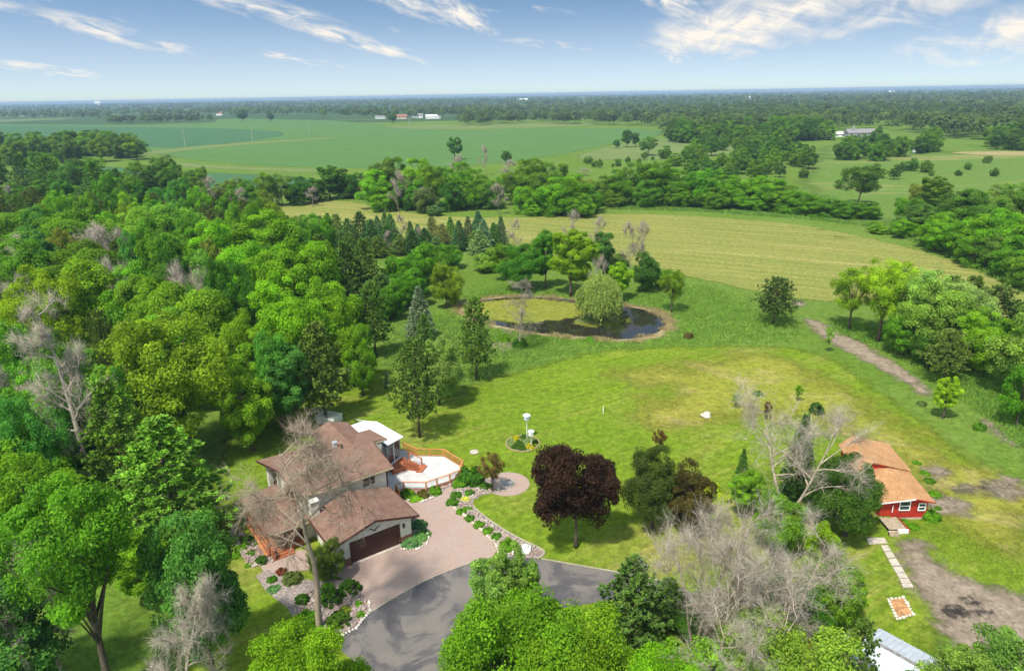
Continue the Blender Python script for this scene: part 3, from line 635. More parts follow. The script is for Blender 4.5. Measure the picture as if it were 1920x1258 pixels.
BRICKW = plain('brick_base', (0.20, 0.09, 0.065), .9, .1, .4, 6, .4)
BROWN = plain('brown_trim', (0.085, 0.032, 0.024), .7, .2, .25, 3)
GARAGE = plain('garage_door_brown', (0.070, 0.026, 0.022), .6, .3, .15, 1)
CEDAR = plain('cedar_stain', (0.36, 0.115, 0.05), .75, .2, .25, 4)
CEDAR_L = plain('cedar_light', (0.50, 0.205, 0.075), .75, .2, .25, 4)
WHITE = plain('white_paint', (0.78, 0.78, 0.77), .6, .3, .06, 2)
WHITE_ROOF = plain('white_roof_panel', (0.82, 0.82, 0.83), .5, .4, .05, .8)
GLASS = Mat('window_glass', .08, .6).color((0.03, 0.038, 0.045)).m
CONC = plain('concrete', (0.42, 0.365, 0.30), .9, .2, .15, 2)
PATIO = plain('patio_surface', (0.47, 0.455, 0.44), .9, .2, .10, .8)
DARK = plain('dark_metal', (0.02, 0.02, 0.022), .5, .4, .2, 2)
STEEL = plain('galvanised', (0.60, 0.63, 0.67), .42, .5, .08, 1.5, 0, .35)
STONE = plain('field_stone', (0.46, 0.40, 0.34), .9, .2, .5, 1.5, .4)

house = empty('house', (HO[0], HO[1], 0), HA)
tag(house, 'two-storey cream stucco house with brown shingle roofs and attached garage', 'house')
def part(name, mb, mat, parent): return mb.build(name, mat, parent)
# walls
mb = MB()
mb.prism([(-3.85, 0, 0), (-2.5, 0, 0), (-2.5, 0, 2.25), (2.5, 0, 2.25), (2.5, 0, 0), (3.85, 0, 0), (3.85, 0, 2.82), (0, 0, 3.88), (-3.85, 0, 2.82)], (0, .2, 0))
mb.box(3.65, 3.848, .2, 6.3, 0, 2.8); mb.box(-3.848, -3.65, .2, 6.3, 0, 2.8)
part('garage_wall', mb, STUCCO, house)
part('brick_base', MB().box(2.62, 3.90, -.05, -.003, 0, .75).box(3.852, 3.90, -.05, 4.0, 0, .75), BRICKW, house)
part('brick_base', MB().box(-3.90, -2.62, -.05, -.003, 0, .75), BRICKW, house)
gd = part('garage_door_frame', MB().box(-2.62, -2.5, -.04, .1, 0, 2.36).box(2.5, 2.62, -.04, .1, 0, 2.36).box(-2.5, 2.5, -.04, .1, 2.25, 2.36), BROWN, house)
pm = MB().box(-2.49, 2.49, .03, .07, .01, .55).mesh('door_panel', GARAGE)
for i in range(4):
    o = mobj('garage_door_panel', pm, house); o.location = (0, 0, .56*i)
part('garage_threshold', MB().box(-2.6, 2.6, -.35, -.01, .03, .06), CONC, house)
mb = MB()   # gull ornament over the door
for s in (-1, 1):
    mb.prism([(0, -.03, 2.72), (s*.25, -.03, 2.98), (s*.62, -.03, 2.98), (s*.3, -.03, 2.88), (0, -.03, 2.58)], (0, -.04, 0))
part('gull_ornament', mb, DARK, house)
part('wall_lamp', MB().box(2.95, 3.1, -.16, -.002, 1.75, 2.1).box(2.92, 3.13, -.2, -.002, 2.1, 2.16), DARK, house)
part('rafter_bracket', MB().bar((4.4, -.38, 2.76), (3.86, -.1, 2.30), .09, .09), BROWN, house)
# garage roof (ridge from front to back)
def slab(name, pts, mat, parent, t=.16, fascia=None):
    o = MB().prism([(p[0], p[1], p[2]-t) for p in pts], (0, 0, t)).build(name, mat, parent); return o
gr = slab('garage_roof', [(0.0, -.5, 4.08), (4.5, -.5, 2.84), (4.5, 6.02, 2.84), (0.0, 6.02, 4.08)], ROOF_B2, house)
slab('garage_roof', [(-4.5, -.5, 2.84), (0.0, -.5, 4.08), (0.0, 6.02, 4.08), (-4.5, 6.02, 2.84)], ROOF_B2, house)
part('ridge_cap', MB().prism([(-.16, -.51, 4.05), (0, -.51, 4.11), (.16, -.51, 4.05)], (0, 6.54, 0)), ROOF_B, gr)
for s in (-1, 1):
    part('fascia', MB().prism([(0, -.55, 4.075), (s*4.53, -.55, 2.83), (s*4.53, -.55, 2.62), (0, -.55, 3.86)], (0, .045, 0)), BROWN, house)
    part('gutter', MB().box(s*4.515 if s > 0 else -4.62, 4.62 if s > 0 else -4.515, -.5, 6.0, 2.64, 2.80), BROWN, house)
# main block: gable, ridge along x
Ez, Rz_, yf, yb, yr = 5.0, 5.92, 6.0, 16.2, 11.0
mb = MB()
mb.box(-4.6, 4.45, 6.35, 6.55, 0, 4.98)                       # front wall
mb.box(4.25, 4.45, 6.55, 10.9, 0, 5.1); mb.box(-5.0, 6.2, 15.6, 15.8, 0, 4.95)
mb.box(6.0, 6.2, 11.0, 15.6, 0, 4.95); mb.box(4.45, 6.2, 11.0, 11.2, 0, 5.4)
mb.prism([(4.3, 6.6, 4.9), (4.3, 11, 5.75), (4.3, 15.6, 4.95), (4.3, 15.6, 4.0), (4.3, 6.6, 4.0)], (.12, 0, 0))
part('main_wall', mb, STUCCO, house)
part('corner_board', MB().box(4.38, 4.52, 6.28, 6.349, 0, 4.95).box(4.452, 4.52, 6.35, 6.48, 0, 4.95), BROWN, house)
# left wall with arched loggia opening
mb = MB(); LX = -4.85
mb.box(LX, LX+.2, 6.35, 7.7, 2.2, 4.95); mb.box(LX-.05, LX+.2, 11.6, 12.4, 2.2, 5.45); mb.box(LX-.6, LX-.2, 14.9, 15.75, 0, 4.9)
mb.prism([(LX, 7.7, 4.95)]+[(LX, 9.65-1.95*math.cos(t), 3.5+1.0*math.sin(t)) for t in np.linspace(0, math.pi, 13)]+[(LX, 11.6, 5.4), (LX, 10.9, 5.55)], (.2, 0, 0))
mb.box(LX-.1, LX+.2, 13.4, 13.75, 2.2, 5.2)
part('loggia_wall', mb, STUCCO, house)
part('loggia_back', MB().box(-3.9, -3.7, 6.6, 15.6, 2.4, 5.2), plain('stone_facing', (0.40, 0.30, 0.19), .9, .1, .5, 3, .5), house)
part('loggia_floor', MB().box(-4.64, -3.9, 6.6, 15.6, 2.3, 2.4), BROWN, house)
rf = slab('main_roof', [(-4.95, yf, Ez), (5.1, yf, Ez), (5.1, yr, Rz_), (-5.35, yr, Rz_)], ROOF_B, house)
slab('main_roof', [(-5.35, yr, Rz_), (5.1, yr, Rz_), (6.75, yr-.25, Rz_-.05), (6.75, 15.6, Ez+.07), (-6.15, yb, Ez)], ROOF_B, house)
part('ridge_cap', MB().prism([(-5.36, yr-.16, Rz_-.02), (-5.36, yr, Rz_+.035), (-5.36, yr+.16, Rz_-.02)], (10.5, 0, 0)), ROOF_B2, rf)
part('fascia', MB().bar((-4.99, yf, Ez-.1), (-5.39, yr, Rz_-.1), .05, .24).bar((-5.39, yr, Rz_-.1), (-6.19, yb, Ez-.1), .05, .24), BROWN, house)
part('fascia', MB().bar((5.13, yf, Ez-.1), (5.13, yr-.2, Rz_-.1), .05, .24), BROWN, house)
part('gutter', MB().box(-4.95, 5.1, yf-.13, yf-.005, Ez-.15, Ez-.03), plain('gutter_tan', (0.32, 0.27, 0.17), .6, .3, .1), house)
part('gutter', MB().bar((5.15, yr-.32, Rz_-.14), (6.75, yr-.32, Rz_-.16), .12, .12), plain('gutter_tan_rear', (0.32, 0.27, 0.17), .6, .3, .1), house)
# rear wing: gable, ridge along y
slab('wing_roof', [(.85, 13.4, 5.02), (3.1, 11.6, 5.78), (3.1, 19.1, 5.78), (.85, 19.1, 5.02)], ROOF_B2, house)
slab('wing_roof', [(3.1, 11.6, 5.78), (5.45, 13.6, 5.02), (5.45, 19.1, 5.02), (3.1, 19.1, 5.78)], ROOF_B2, house)
part('wing_wall', MB().box(1.3, 5.0, 15.8, 18.6, 0, 4.95).prism([(1.3, 18.5, 4.95), (5.0, 18.5, 4.95), (3.1, 18.5, 5.55)], (0, .1, 0)), STUCCO, house)
w = part('window', MB().box(1.25, 1.298, 16.4, 18.2, 2.8, 4.5), GLASS, house); part('window_frame', MB().box(1.20, 1.249, 16.3, 18.3, 4.5, 4.62).box(1.20, 1.249, 16.3, 18.3, 2.68, 2.8).box(1.20, 1.249, 16.3, 16.4, 2.79, 4.51).box(1.20, 1.249, 18.2, 18.3, 2.79, 4.51), WHITE, w)
for (x, z) in ((2.4, 4.1),):
    w = part('window', MB().box(x-.55, x+.55, 6.31, 6.348, z-.3, z+.45), GLASS, house)
    part('window_frame', MB().box(x-.65, x+.65, 6.28, 6.349, z+.45, z+.55).box(x-.65, x+.65, 6.28, 6.349, z-.4, z-.3).box(x-.65, x-.55, 6.28, 6.349, z-.3, z+.45).box(x+.55, x+.65, 6.28, 6.349, z-.3, z+.45), BROWN, w)
part('roof_vent', MB().box(1.35, 1.75, 12.9, 13.3, 5.35, 6.05).box(1.28, 1.82, 12.83, 13.37, 6.05, 6.12), STEEL, house)
part('vent_pipe', MB().tube([(1.9, 11.9, 5.6), (1.9, 11.9, 6.25)], .09, 8), DARK, house)
# pale gable-wall piece behind the bare tree, built as a chimney-like box
part('chimney', MB().box(-4.2, -3.4, 5.2, 6.2, 2.6, 4.5).box(-4.28, -3.32, 5.12, 6.28, 4.5, 4.62), STUCCO, house)
# sunroom with white panel roof
SR = [(5.6, 19.3, 4.35), (7.9, 20.3, 3.95), (9.3, 19.3, 3.86), (10.25, 13.95, 3.68), (7.35, 12.3, 4.15), (6.80, 15.4, 4.55), (5.5, 16.4, 4.65)]
sr = slab('sunroom_roof', SR, WHITE_ROOF, house, .10)
for i in range(1, 9):
    y0 = 12.9+i*.78; part('roof_seam', MB().bar((6.95, y0+.9, 4.56-.004*i), (10.05-.16*i, y0+.7, 3.80), .05, .05), WHITE_ROOF, sr)
SW = [(6.2, 12.75), (7.6, 12.95), (9.75, 14.15), (8.95, 18.9), (7.8, 19.7), (5.2, 18.9)]
part('sunroom_base', MB().prism([(p[0], p[1], 0) for p in SW], (0, 0, 1.0)), CEDAR, house)
part('sunroom_sill', MB().prism([((p[0]-7.5)*1.03+7.5, (p[1]-16)*1.03+16, 1.003) for p in SW], (0, 0, .12)), WHITE, house)
for i in range(5):
    p, q = np.array(SW[i]), np.array(SW[i+1]); L_ = np.linalg.norm(q-p); k = max(1, int(round(L_/1.1)))
    for j in range(k+1):
        e = p+(q-p)*j/k; part('sunroom_post', MB().box(e[0]-.06, e[0]+.06, e[1]-.06, e[1]+.06, 1.123, 3.7), WHITE, house)
    for j in range(k):
        e, f_ = p+(q-p)*(j+.08)/k, p+(q-p)*(j+.92)/k
        part('sunroom_pane', MB().bar((*e, 2.4), (*f_, 2.4), .03, 2.3), GLASS, house)
# small bracketed bay on the right wall of the main block
part('bay', MB().box(4.47, 5.15, 8.2, 10.0, 2.2, 3.2), BROWN, house)
for y0 in (8.3, 9.9): part('bay_bracket', MB().bar((5.1, y0, 2.18), (4.50, y0, 1.3), .09, .09), BROWN, house)
# side steps by the garage
for i in range(4): part('side_step', MB().box(4.7, 6.0, 5.5+.38*i, 5.88+.38*i, 0, .14*(i+1)), CONC, house)
# porch
part('porch_floor', MB().box(-8.7, -4.7, 5.7, 12.6, 0, .42), CEDAR, house)
slab('porch_roof', [(-8.55, 5.1, 2.72), (-4.3, 5.1, 2.72), (-4.3, 6.3, 2.90), (-5.2, 6.3, 2.90), (-5.2, 13.2, 3.30), (-9.2, 12.4, 3.30)], ROOF_B, house)
part('porch_gutter', MB().box(-8.55, -4.62, 4.98, 5.095, 2.58, 2.70), plain('gutter_tan_porch', (0.32, 0.27, 0.17), .6, .3, .1), house)
for (x, y) in ((-8.5, 5.8), (-8.6, 8.3), (-8.7, 10.6), (-8.8, 12.4), (-6.3, 5.8)):
    part('porch_post', MB().box(x-.09, x+.09, y-.09, y+.09, .421, 2.62), CEDAR, house)
ys = [5.8, 8.3, 10.6, 12.4]; xs = [-8.5, -8.6, -8.7, -8.8]
for i in range(3):
    part('porch_rail', MB().bar((xs[i], ys[i]+.1, 1.3), (xs[i+1], ys[i+1]-.1, 1.3), .09, .07), CEDAR_L, house); part('porch_bottom_rail', MB().bar((xs[i], ys[i]+.1, .55), (xs[i+1], ys[i+1]-.1, .55), .07, .07), CEDAR_L, house)
    mb = MB(); n = 14
    for j in range(n):
        t = (j+1)/(n+1); mb.box(xs[i]-.03, xs[i]+.01, ys[i]+(ys[i+1]-ys[i])*t-.02, ys[i]+(ys[i+1]-ys[i])*t+.02, .58, 1.27)
    tag(part('porch_balusters', mb, CEDAR_L, house), kind='stuff')
part('porch_skirt', MB().box(-8.95, -8.75, 5.6, 12.6, 0, .38), CEDAR_L, house)
for i in range(3): part('porch_step', MB().box(-8.1, -6.4, 4.75+.3*i, 5.05+.3*i, 0, .14*(i+1)), CEDAR, house)
part('step_rail', MB().box(-8.45, -8.25, 4.75, 5.65, 0, 1.15), CEDAR, house)
part('porch_wall', MB().box(-5.0, -4.7, 5.9, 12.6, .42, 2.7), plain('porch_boards', (0.16, 0.075, 0.05), .8, .2, .3), house)

# ------------------------------------------------------------------ patio with cedar railing
TOPZ, PZ = 1.32, 0.34
RAILPX = [(756.5, 829.6), (780, 841), (831, 842), (867.5, 863.4), (862, 881), (843, 889), (818.7, 897), (798.4, 904), (756.5, 903.4), (741.6, 908), (748, 919)]
RW = [U(x, y, TOPZ) for x, y in RAILPX]
inner = [HO+np.array([math.cos(HA)*a-math.sin(HA)*b, math.sin(HA)*a+math.cos(HA)*b]) for a, b in ((4.6, 7.6), (4.6, 10.9), (6.3, 11.0), (6.3, 12.7), (9.7, 14.2), (9.2, 16.8))]
tag(MB().prism([(p[0], p[1], .04) for p in [q[:2] for q in RW[:10]]+inner], (0, 0, PZ-.04)).build('patio', PATIO), kind='structure')
rail = empty('patio_railing', (float(RW[5][0]), float(RW[5][1]), 0)); tag(rail, 'cedar railing with slim balusters around the pale patio', 'railing')
ro = np.array([RW[5][0], RW[5][1], 0.0])
for p in RW:
    q = p-ro; part('post', MB().box(q[0]-.075, q[0]+.075, q[1]-.075, q[1]+.075, 0, TOPZ-.03), CEDAR_L, rail)
for i in range(len(RW)-1):
    p, q = RW[i]-ro, RW[i+1]-ro; n = max(5, int(np.linalg.norm((q-p)[:2])/.13))
    mat = CEDAR_L if i < 4 else CEDAR
    part('top_rail', MB().bar(p, q, .16, .05), CEDAR_L, rail)
    lo = np.array([0, 0, TOPZ-PZ-.14])
    part('bottom_rail', MB().bar(p-lo, q-lo, .06, .08), mat, rail)
    part('skirt_board', MB().bar((p[0], p[1], .17), (q[0], q[1], .17), .05, .30), CEDAR, rail)
    mb = MB()
    for j in range(1, n):
        e = p+(q-p)*j/n; mb.box(e[0]-.018, e[0]+.018, e[1]-.018, e[1]+.018, PZ+.18, TOPZ-.03)
    tag(part('balusters', mb, mat if i < 4 else WHITE if i in (5, 6, 7, 8) else CEDAR, rail), kind='stuff')
    if np.linalg.norm(q-p) > 2.6:
        e = (p+q)/2; part('post', MB().box(e[0]-.06, e[0]+.06, e[1]-.06, e[1]+.06, 0, TOPZ-.04), mat, rail)
# steps from the sunroom down to the patio
st = empty('patio_stairs', (HO[0], HO[1], 0), HA); tag(st, 'red-brown wooden stairs with railing between sunroom and patio', 'stairs')
s0, sd_ = np.array([9.45, 12.4]), np.array([math.cos(math.radians(-52)), math.sin(math.radians(-52))]); sn = np.array([-sd_[1], sd_[0]])
part('landing', MB().prism([(7.7, 12.0, .35), (9.6, 12.0, .35), (10.1, 13.6, .35), (9.8, 14.1, .35), (7.7, 12.9, .35)], (0, 0, .65)), CEDAR, st)
for i in range(5):
    a = s0+sd_*(.32*i); P = [a-sn*.2, a+sn*1.1, a+sn*1.1+sd_*.34, a-sn*.2+sd_*.34]
    part('tread', MB().prism([(p[0], p[1], .33) for p in P], (0, 0, .60-.12*i)), CEDAR, st)
a = s0+sd_*1.6
part('bottom_step', MB().prism([(*(a-sn*.5), .345), (*(a+sn*1.3), .345), (*(a+sn*1.2+sd_*.7), .345), (*(a-sn*.3+sd_*.7), .345)], (0, 0, .14)), CEDAR, st)
for k, s_ in ((-.22, 0), (1.12, 1)):
    p, q = s0+sn*k, s0+sn*k+sd_*1.65
    part('handrail', MB().bar((*p, 1.95), (*q, 1.35), .1, .06), CEDAR, st)
    for e, z in ((p, 1.95), (q, 1.4)): part('newel_post', MB().box(e[0]-.06, e[0]+.06, e[1]-.06, e[1]+.06, .35, z), CEDAR, st)
    mb = MB()
    for j in range(1, 10):
        e = p+(q-p)*j/10; z = 1.95-.6*j/10; mb.box(e[0]-.018, e[0]+.018, e[1]-.018, e[1]+.018, .9-.5*j/10, z-.04)
    tag(part('balusters', mb, WHITE if s_ else CEDAR, st), kind='stuff')

# ------------------------------------------------------------------ red shed
REDW = plain('red_boards', (0.40, 0.032, 0.018), .75, .2, .2, 1.5)
shed = empty('shed', (40.0, 61, 0)); tag(shed, 'red wooden shed with orange shingle roof in two stepped sections', 'shed')
so = np.array([40.0, 61, 0])
def S(*pts): return [tuple(np.array(p, float)-so) for p in pts]
bw = (42.2-37.4)/5
for i in range(5):
    x0 = 37.4+bw*i; xs_ = [x0+.008, x0+bw-.008]
    zt = [2.12+.38*max(0, 1-abs(x-40.6)/(3.2 if x < 40.6 else 1.8)) for x in xs_]
    part('wall_board', MB().prism(S((xs_[0], 61, .22), (xs_[1], 61, .22), (xs_[1], 61, zt[1]), (xs_[0], 61, zt[0])), (0, .1, 0)), REDW, shed)
part('wall', MB().prism(S((42.1, 61.1, .2), (42.75, 66.8, .2), (42.75, 66.8, 2.1), (42.1, 61.1, 2.1)), (.09, 0, 0)), REDW, shed)
part('wall', MB().prism(S((37.4, 61.1, .2), (37.9, 66.8, .2), (37.9, 66.8, 2.15), (37.4, 61.1, 2.15)), (.09, 0, 0)), REDW, shed)
part('wall', MB().prism(S((37.8, 66.75, .2), (43.1, 66.75, .2), (43.1, 66.75, 2.3), (39.15, 66.75, 3.36), (37.8, 66.75, 2.3)), (0, .12, 0)), REDW, shed)
part('wall', MB().prism(S((43.0, 66.9, .2), (43.7, 72.4, .2), (43.7, 72.4, 2.25), (43.0, 66.9, 2.25)), (.1, 0, 0)), REDW, shed)
part('wall', MB().prism(S((37.8, 66.9, .2), (38.5, 72.4, .2), (38.5, 72.4, 2.3), (37.8, 66.9, 2.3)), (.1, 0, 0)), REDW, shed)
part('foundation', MB().prism(S((37.35, 60.97, 0), (42.25, 60.97, 0), (42.9, 66.7, 0), (37.9, 66.7, 0)), (0, 0, .2)), CONC, shed)
slab('roof', S((40.62, 60.6, 2.68), (42.62, 60.6, 2.26), (43.3, 66.74, 2.26), (41.0, 66.74, 2.78)), ROOF_O, shed, .1)
slab('roof', S((36.95, 60.6, 2.24), (40.62, 60.6, 2.68), (41.0, 66.74, 2.78), (37.5, 66.74, 2.3)), ROOF_O, shed, .1)
slab('roof', S((39.15, 66.5, 3.52), (43.45, 66.5, 2.38), (44.15, 72.7, 2.38), (39.75, 72.7, 3.52)), ROOF_O, shed, .1)
slab('roof', S((37.4, 66.5, 2.36), (39.15, 66.5, 3.52), (39.75, 72.7, 3.52), (38.2, 72.7, 2.40)), ROOF_O, shed, .1)
part('fascia', MB().bar(S((36.95, 60.57, 2.16))[0], S((40.62, 60.57, 2.60))[0], .04, .12), WHITE, shed)
part('fascia', MB().bar(S((40.62, 60.57, 2.60))[0], S((42.62, 60.57, 2.18))[0], .04, .12), REDW, shed)
for x0, x1, z0, z1 in ((39.35, 40.3, 1.2, 2.12), (41.3, 41.9, 1.15, 1.85)):
    w = part('window', MB().prism(S((x0, 60.96, z0), (x1, 60.96, z0), (x1, 60.96, z1), (x0, 60.96, z1)), (0, .03, 0)), GLASS, shed)
    a, b = x0-so[0], x1-so[0]; y_ = 60.90-61
    part('window_frame', MB().box(a-.1, b+.1, y_, y_+.05, z1, z1+.1).box(a-.1, b+.1, y_, y_+.05, z0-.1, z0).box(a-.1, a, y_, y_+.05, z0, z1).box(b, b+.1, y_, y_+.05, z0, z1), WHITE, w)
    part('sash_bar', MB().box(a, b, y_, y_+.05, (z0+z1)/2-.04, (z0+z1)/2+.04), WHITE, w)
part('thermometer', MB().box(-1.45, -1.36, -.14, -.1, .95, 1.75), WHITE, shed)
ramp = empty('shed_ramp', (38.3, 59.3, 0)); tag(ramp, 'weathered wooden ramp with red and white box by the shed door', 'ramp')
WOOD = plain('weathered_wood', (0.35, 0.28, 0.20), .9, .1, .3, 4)
for i in range(6): part('plank', MB().bar((-.9+.3*i, -.6, .42), (-.9+.3*i, 1.5, .42), .28, .05), WOOD, ramp)
part('end_board', MB().box(-.2, .85, -.75, -.62, .02, .45), WHITE, ramp); part('side_board', MB().box(.86, .95, -.75, 1.5, .02, .45), REDW, ramp)
for i in range(3): part('step', MB().box(-1.2, -.25, -1.0-.1*i, -.7-.1*i, .02, .36-.12*i), WOOD, ramp)

# concrete slabs leading from the shed
path = tag(empty('slab_path', tuple(U(1660, 1050))), kind='structure'); po = np.array(path.location)
def slab_quad(pts, name='slab'):
    P = [U(*p)-po for p in pts]; part(name, MB().prism([(p[0], p[1], .02) for p in P], (0, 0, .07)), CONC, path)
slab_quad([(1625, 1009), (1658, 1009), (1664, 1019), (1628, 1021)])
L0, L1 = np.array([(1651, 1023), (1663, 1045), (1677, 1070), (1688, 1088), (1693, 1103)]), np.array([(1664, 1022), (1677, 1043), (1694, 1070), (1705, 1088), (1713, 1102)])
def along(Lp, t): x = t*(len(Lp)-1); i = min(int(x), len(Lp)-2); return Lp[i]+(Lp[i+1]-Lp[i])*(x-i)
for k in range(7):
    a, b = k/7+.006, (k+1)/7-.012; slab_quad([along(L0, a), along(L1, a), along(L1, b), along(L0, b)])

# metal-roofed building at the bottom edge
mo = empty('metal_shed', (29.0, 39.5, 0)); tag(mo, 'low shed with ribbed pale metal roof below the dirt yard', 'shed')
e0, e1 = U(1649, 1177, 2.5), U(1727, 1219, 2.5); al = unit((e1-e0)); e1 = e0+al*7.5
pr = np.array([-al[1], al[0], 0])*-1.0
if pr[1] > 0: pr = -pr
r0, r1 = e0+pr*2.6+np.array([0, 0, .75]), e1+pr*2.6+np.array([0, 0, .75]); n0, n1 = r0+pr*2.9+np.array([0, 0, -.8]), r1+pr*2.9+np.array([0, 0, -.8])
o_ = np.array([29.0, 39.5, 0])
r1s = slab('roof', [e0-o_, e1-o_, r1-o_, r0-o_], STEEL, mo, .06); r2s = slab('roof', [r0-o_+pr*.12-np.array([0, 0, .03]), r1-o_+pr*.12-np.array([0, 0, .03]), n1-o_, n0-o_], STEEL, mo, .06)
for i in range(19):
    t = (i+.5)/19; up_ = np.array([0, 0, .03])
    part('roof_rib', MB().bar(e0+(e1-e0)*t-o_+up_, r0+(r1-r0)*t-o_+up_, .06, .05), STEEL, r1s); part('roof_rib', MB().bar(r0+(r1-r0)*t-o_+pr*.15, n0+(n1-n0)*t-o_+up_, .06, .05), STEEL, r2s)
part('ridge_cap', MB().bar(r0-o_+[0, 0, .01], r1-o_+[0, 0, .01], .26, .06), plain('ridge_dark', (0.22, 0.2, 0.19), .6), mo)
part('wall', MB().prism([tuple((p-o_)*[1, 1, 0]) for p in (e0*.97+n1*.03, e1*.97+n0*.03, n1*.97+e0*.03, n0*.97+e1*.03)], (0, 0, 2.35)), WOOD, mo)

# ------------------------------------------------------------------ stones and garden things
def rock_mesh(seed, sub=2, squash=.7):
    r = rng(seed); t = (1+5**.5)/2
    v = [(-1,t,0),(1,t,0),(-1,-t,0),(1,-t,0),(0,-1,t),(0,1,t),(0,-1,-t),(0,1,-t),(t,0,-1),(t,0,1),(-t,0,-1),(-t,0,1)]
    f = [(0,11,5),(0,5,1),(0,1,7),(0,7,10),(0,10,11),(1,5,9),(5,11,4),(11,10,2),(10,7,6),(7,1,8),(3,9,4),(3,4,2),(3,2,6),(3,6,8),(3,8,9),(4,9,5),(2,4,11),(6,2,10),(8,6,7),(9,8,1)]
    V = unit(np.array(v, float))
    for _ in range(sub-1):
        mid = {}; nf = []; VL = list(V)
        def m_(a, b):
            k = (min(a, b), max(a, b))
            if k not in mid: VL.append(unit((VL[a]+VL[b])/2)); mid[k] = len(VL)-1
            return mid[k]
        for a, b, c in f: x, y, z = m_(a, b), m_(b, c), m_(c, a); nf += [(a, x, z), (b, y, x), (c, z, y), (x, y, z)]
        V, f = np.array(VL), nf
    k = 1+.18*np.sin(V@r.normal(0, 2.2, 3)+r.random()*6)+.12*np.sin(V@r.normal(0, 4, 3)); V = V*k[:, None]*np.array([1, .8, squash])
    return V, np.array(f)
ROCKS = [rock_mesh(i, 1) for i in range(5)]
def stones(name, pts, size, mat, seed, label, parent=None, z=0.04):
    r = rng(seed); Vs, Fs, n = [], [], 0
    for p in pts:
        V, f = ROCKS[r.integers(5)]; a = r.uniform(0, 6.28); R2 = np.array([[math.cos(a), -math.sin(a), 0], [math.sin(a), math.cos(a), 0], [0, 0, 1]])
        s = size*r.uniform(.6, 1.4); Vs.append((V*s)@R2.T+[p[0], p[1], z+s*.25]); Fs.append(f+n); n += len(V)
    o = mobj(name, mesh_np(name, np.concatenate(Vs), np.concatenate(Fs), mat), parent); return tag(o, label, 'stones' if not parent else None, kind='stuff')
def scatter_poly(px, n, seed, soft=0.0):
    P = gpoly(px); r = rng(seed); lo, hi = P.min(0), P.max(0); out = np.empty((0, 2))
    while len(out) < n:
        q = r.uniform(lo, hi, (n*3, 2)); out = np.concatenate([out, q[poly_sd(q, P) > r.random(len(q))**2*soft]])
    return out[:n]
def along_px(px, step):
    P = np.array([U(*p)[:2] for p in px]); out = []
    for i in range(len(P)-1):
        L_ = np.linalg.norm(P[i+1]-P[i])
        for t in np.arange(0, 1, step/max(L_, step)): out.append(P[i]+(P[i+1]-P[i])*t)
    return out
m = Mat('river_stone', .85, .2); v = N(m.nt, 'ShaderNodeTexVoronoi'); v.inputs['Scale'].default_value = 1.7; m.L(m.coords(), v.inputs[0])
hs = N(m.nt, 'ShaderNodeSeparateColor'); m.L(v.outputs['Color'], hs.inputs[0])
c = m.mix(hs.outputs[0], (0.20, 0.165, 0.145), (0.42, 0.37, 0.325)); c = m.mix(m.math('MULTIPLY', hs.outputs[1], .5), c, (0.38, 0.22, 0.17)); m.color(c); RIVER = m.m
stones('bed_stones', scatter_poly([(846, 930), (852, 918), (885, 914), (940, 918), (905, 927), (884, 938), (884, 952), (905, 970), (950, 1002), (1005, 1028), (1015, 1040), (940, 1040), (905, 990), (870, 960), (850, 945)], 700, 1), .15, RIVER, 1, 'mixed river stones covering the long bed beside the pink drive')
stones('bed_stones', scatter_poly([(545, 1145), (560, 1120), (600, 1100), (640, 1100), (668, 1105), (692, 1135), (690, 1150), (655, 1182), (620, 1194), (565, 1180)], 650, 2), .14, RIVER, 2, 'pale river stones under the shrubs around the bare tree')
stones('bed_stones', scatter_poly([(440, 985), (470, 1010), (515, 1052), (470, 1065), (445, 1030)], 300, 3), .14, RIVER, 3, 'river stones in the narrow bed below the porch')
stones('bed_stones', scatter_poly([(748, 928), (775, 938), (800, 932), (830, 918), (862, 903), (890, 912), (860, 900), (800, 917)], 300, 4), .15, RIVER, 4, 'river stones along the foot of the patio railing')
stones('edging_stones', along_px([(842, 946), (870, 966), (905, 996), (930, 1022), (936, 1040)], .33), .18, plain('edge_stone_tan', (0.55, 0.46, 0.36), .9, .1, .3, 1), 5, 'row of tan stones along the pink drive edge')
stones('edging_stones', along_px([(692, 1128), (694, 1146), (668, 1178), (640, 1192), (600, 1198)], .3), .17, plain('edge_stone_white', (0.62, 0.57, 0.50), .9, .1, .3, 1), 6, 'row of pale stones where the shrub bed meets the asphalt')
stones('edging_stones', along_px([(766, 938), (790, 942), (815, 932), (832, 918)], .3), .16, plain('edge_stone_grey', (0.52, 0.48, 0.43), .9, .1, .3, 1), 7, 'curved row of stones edging the bed in front of the patio')
stones('edging_stones', along_px([(752, 1030), (782, 1030), (800, 1020), (804, 1008), (800, 995)], .3), .15, plain('edge_stone_bed', (0.58, 0.52, 0.46), .9, .1, .3, 1), 8, 'row of stones edging the hosta bed at the garage corner')
EDGE = plain('poured_edging', (0.34, 0.30, 0.22), .9, .1, .2, 1)
def kerb(name, px, label, w=.16, h=.12, closed=False):
    P = [U(*p)[:2] for p in px]; P = chaikin(np.array(P), 2) if closed else np.array(P)
    if not closed:
        for _ in range(2):
            Q = [P[0]]
            for a, b in zip(P[:-1], P[1:]): Q += [a*.75+b*.25, a*.25+b*.75]
            P = np.array(Q+[P[-1]])
    mb = MB()
    for i in range(len(P)-(0 if closed else 1)):
        mb.bar((*P[i], .05), (*P[(i+1) % len(P)], .05), w, h)
    o = mb.build(name, EDGE); return tag(o, label, 'edging')
kerb('lawn_edging', [(1008, 1048), (1022, 1040), (1018, 1030), (985, 1016), (950, 997), (918, 976), (890, 954), (884, 943), (888, 932), (905, 925), (930, 921), (950, 921)], 'curved concrete edging between river stone bed and lawn')
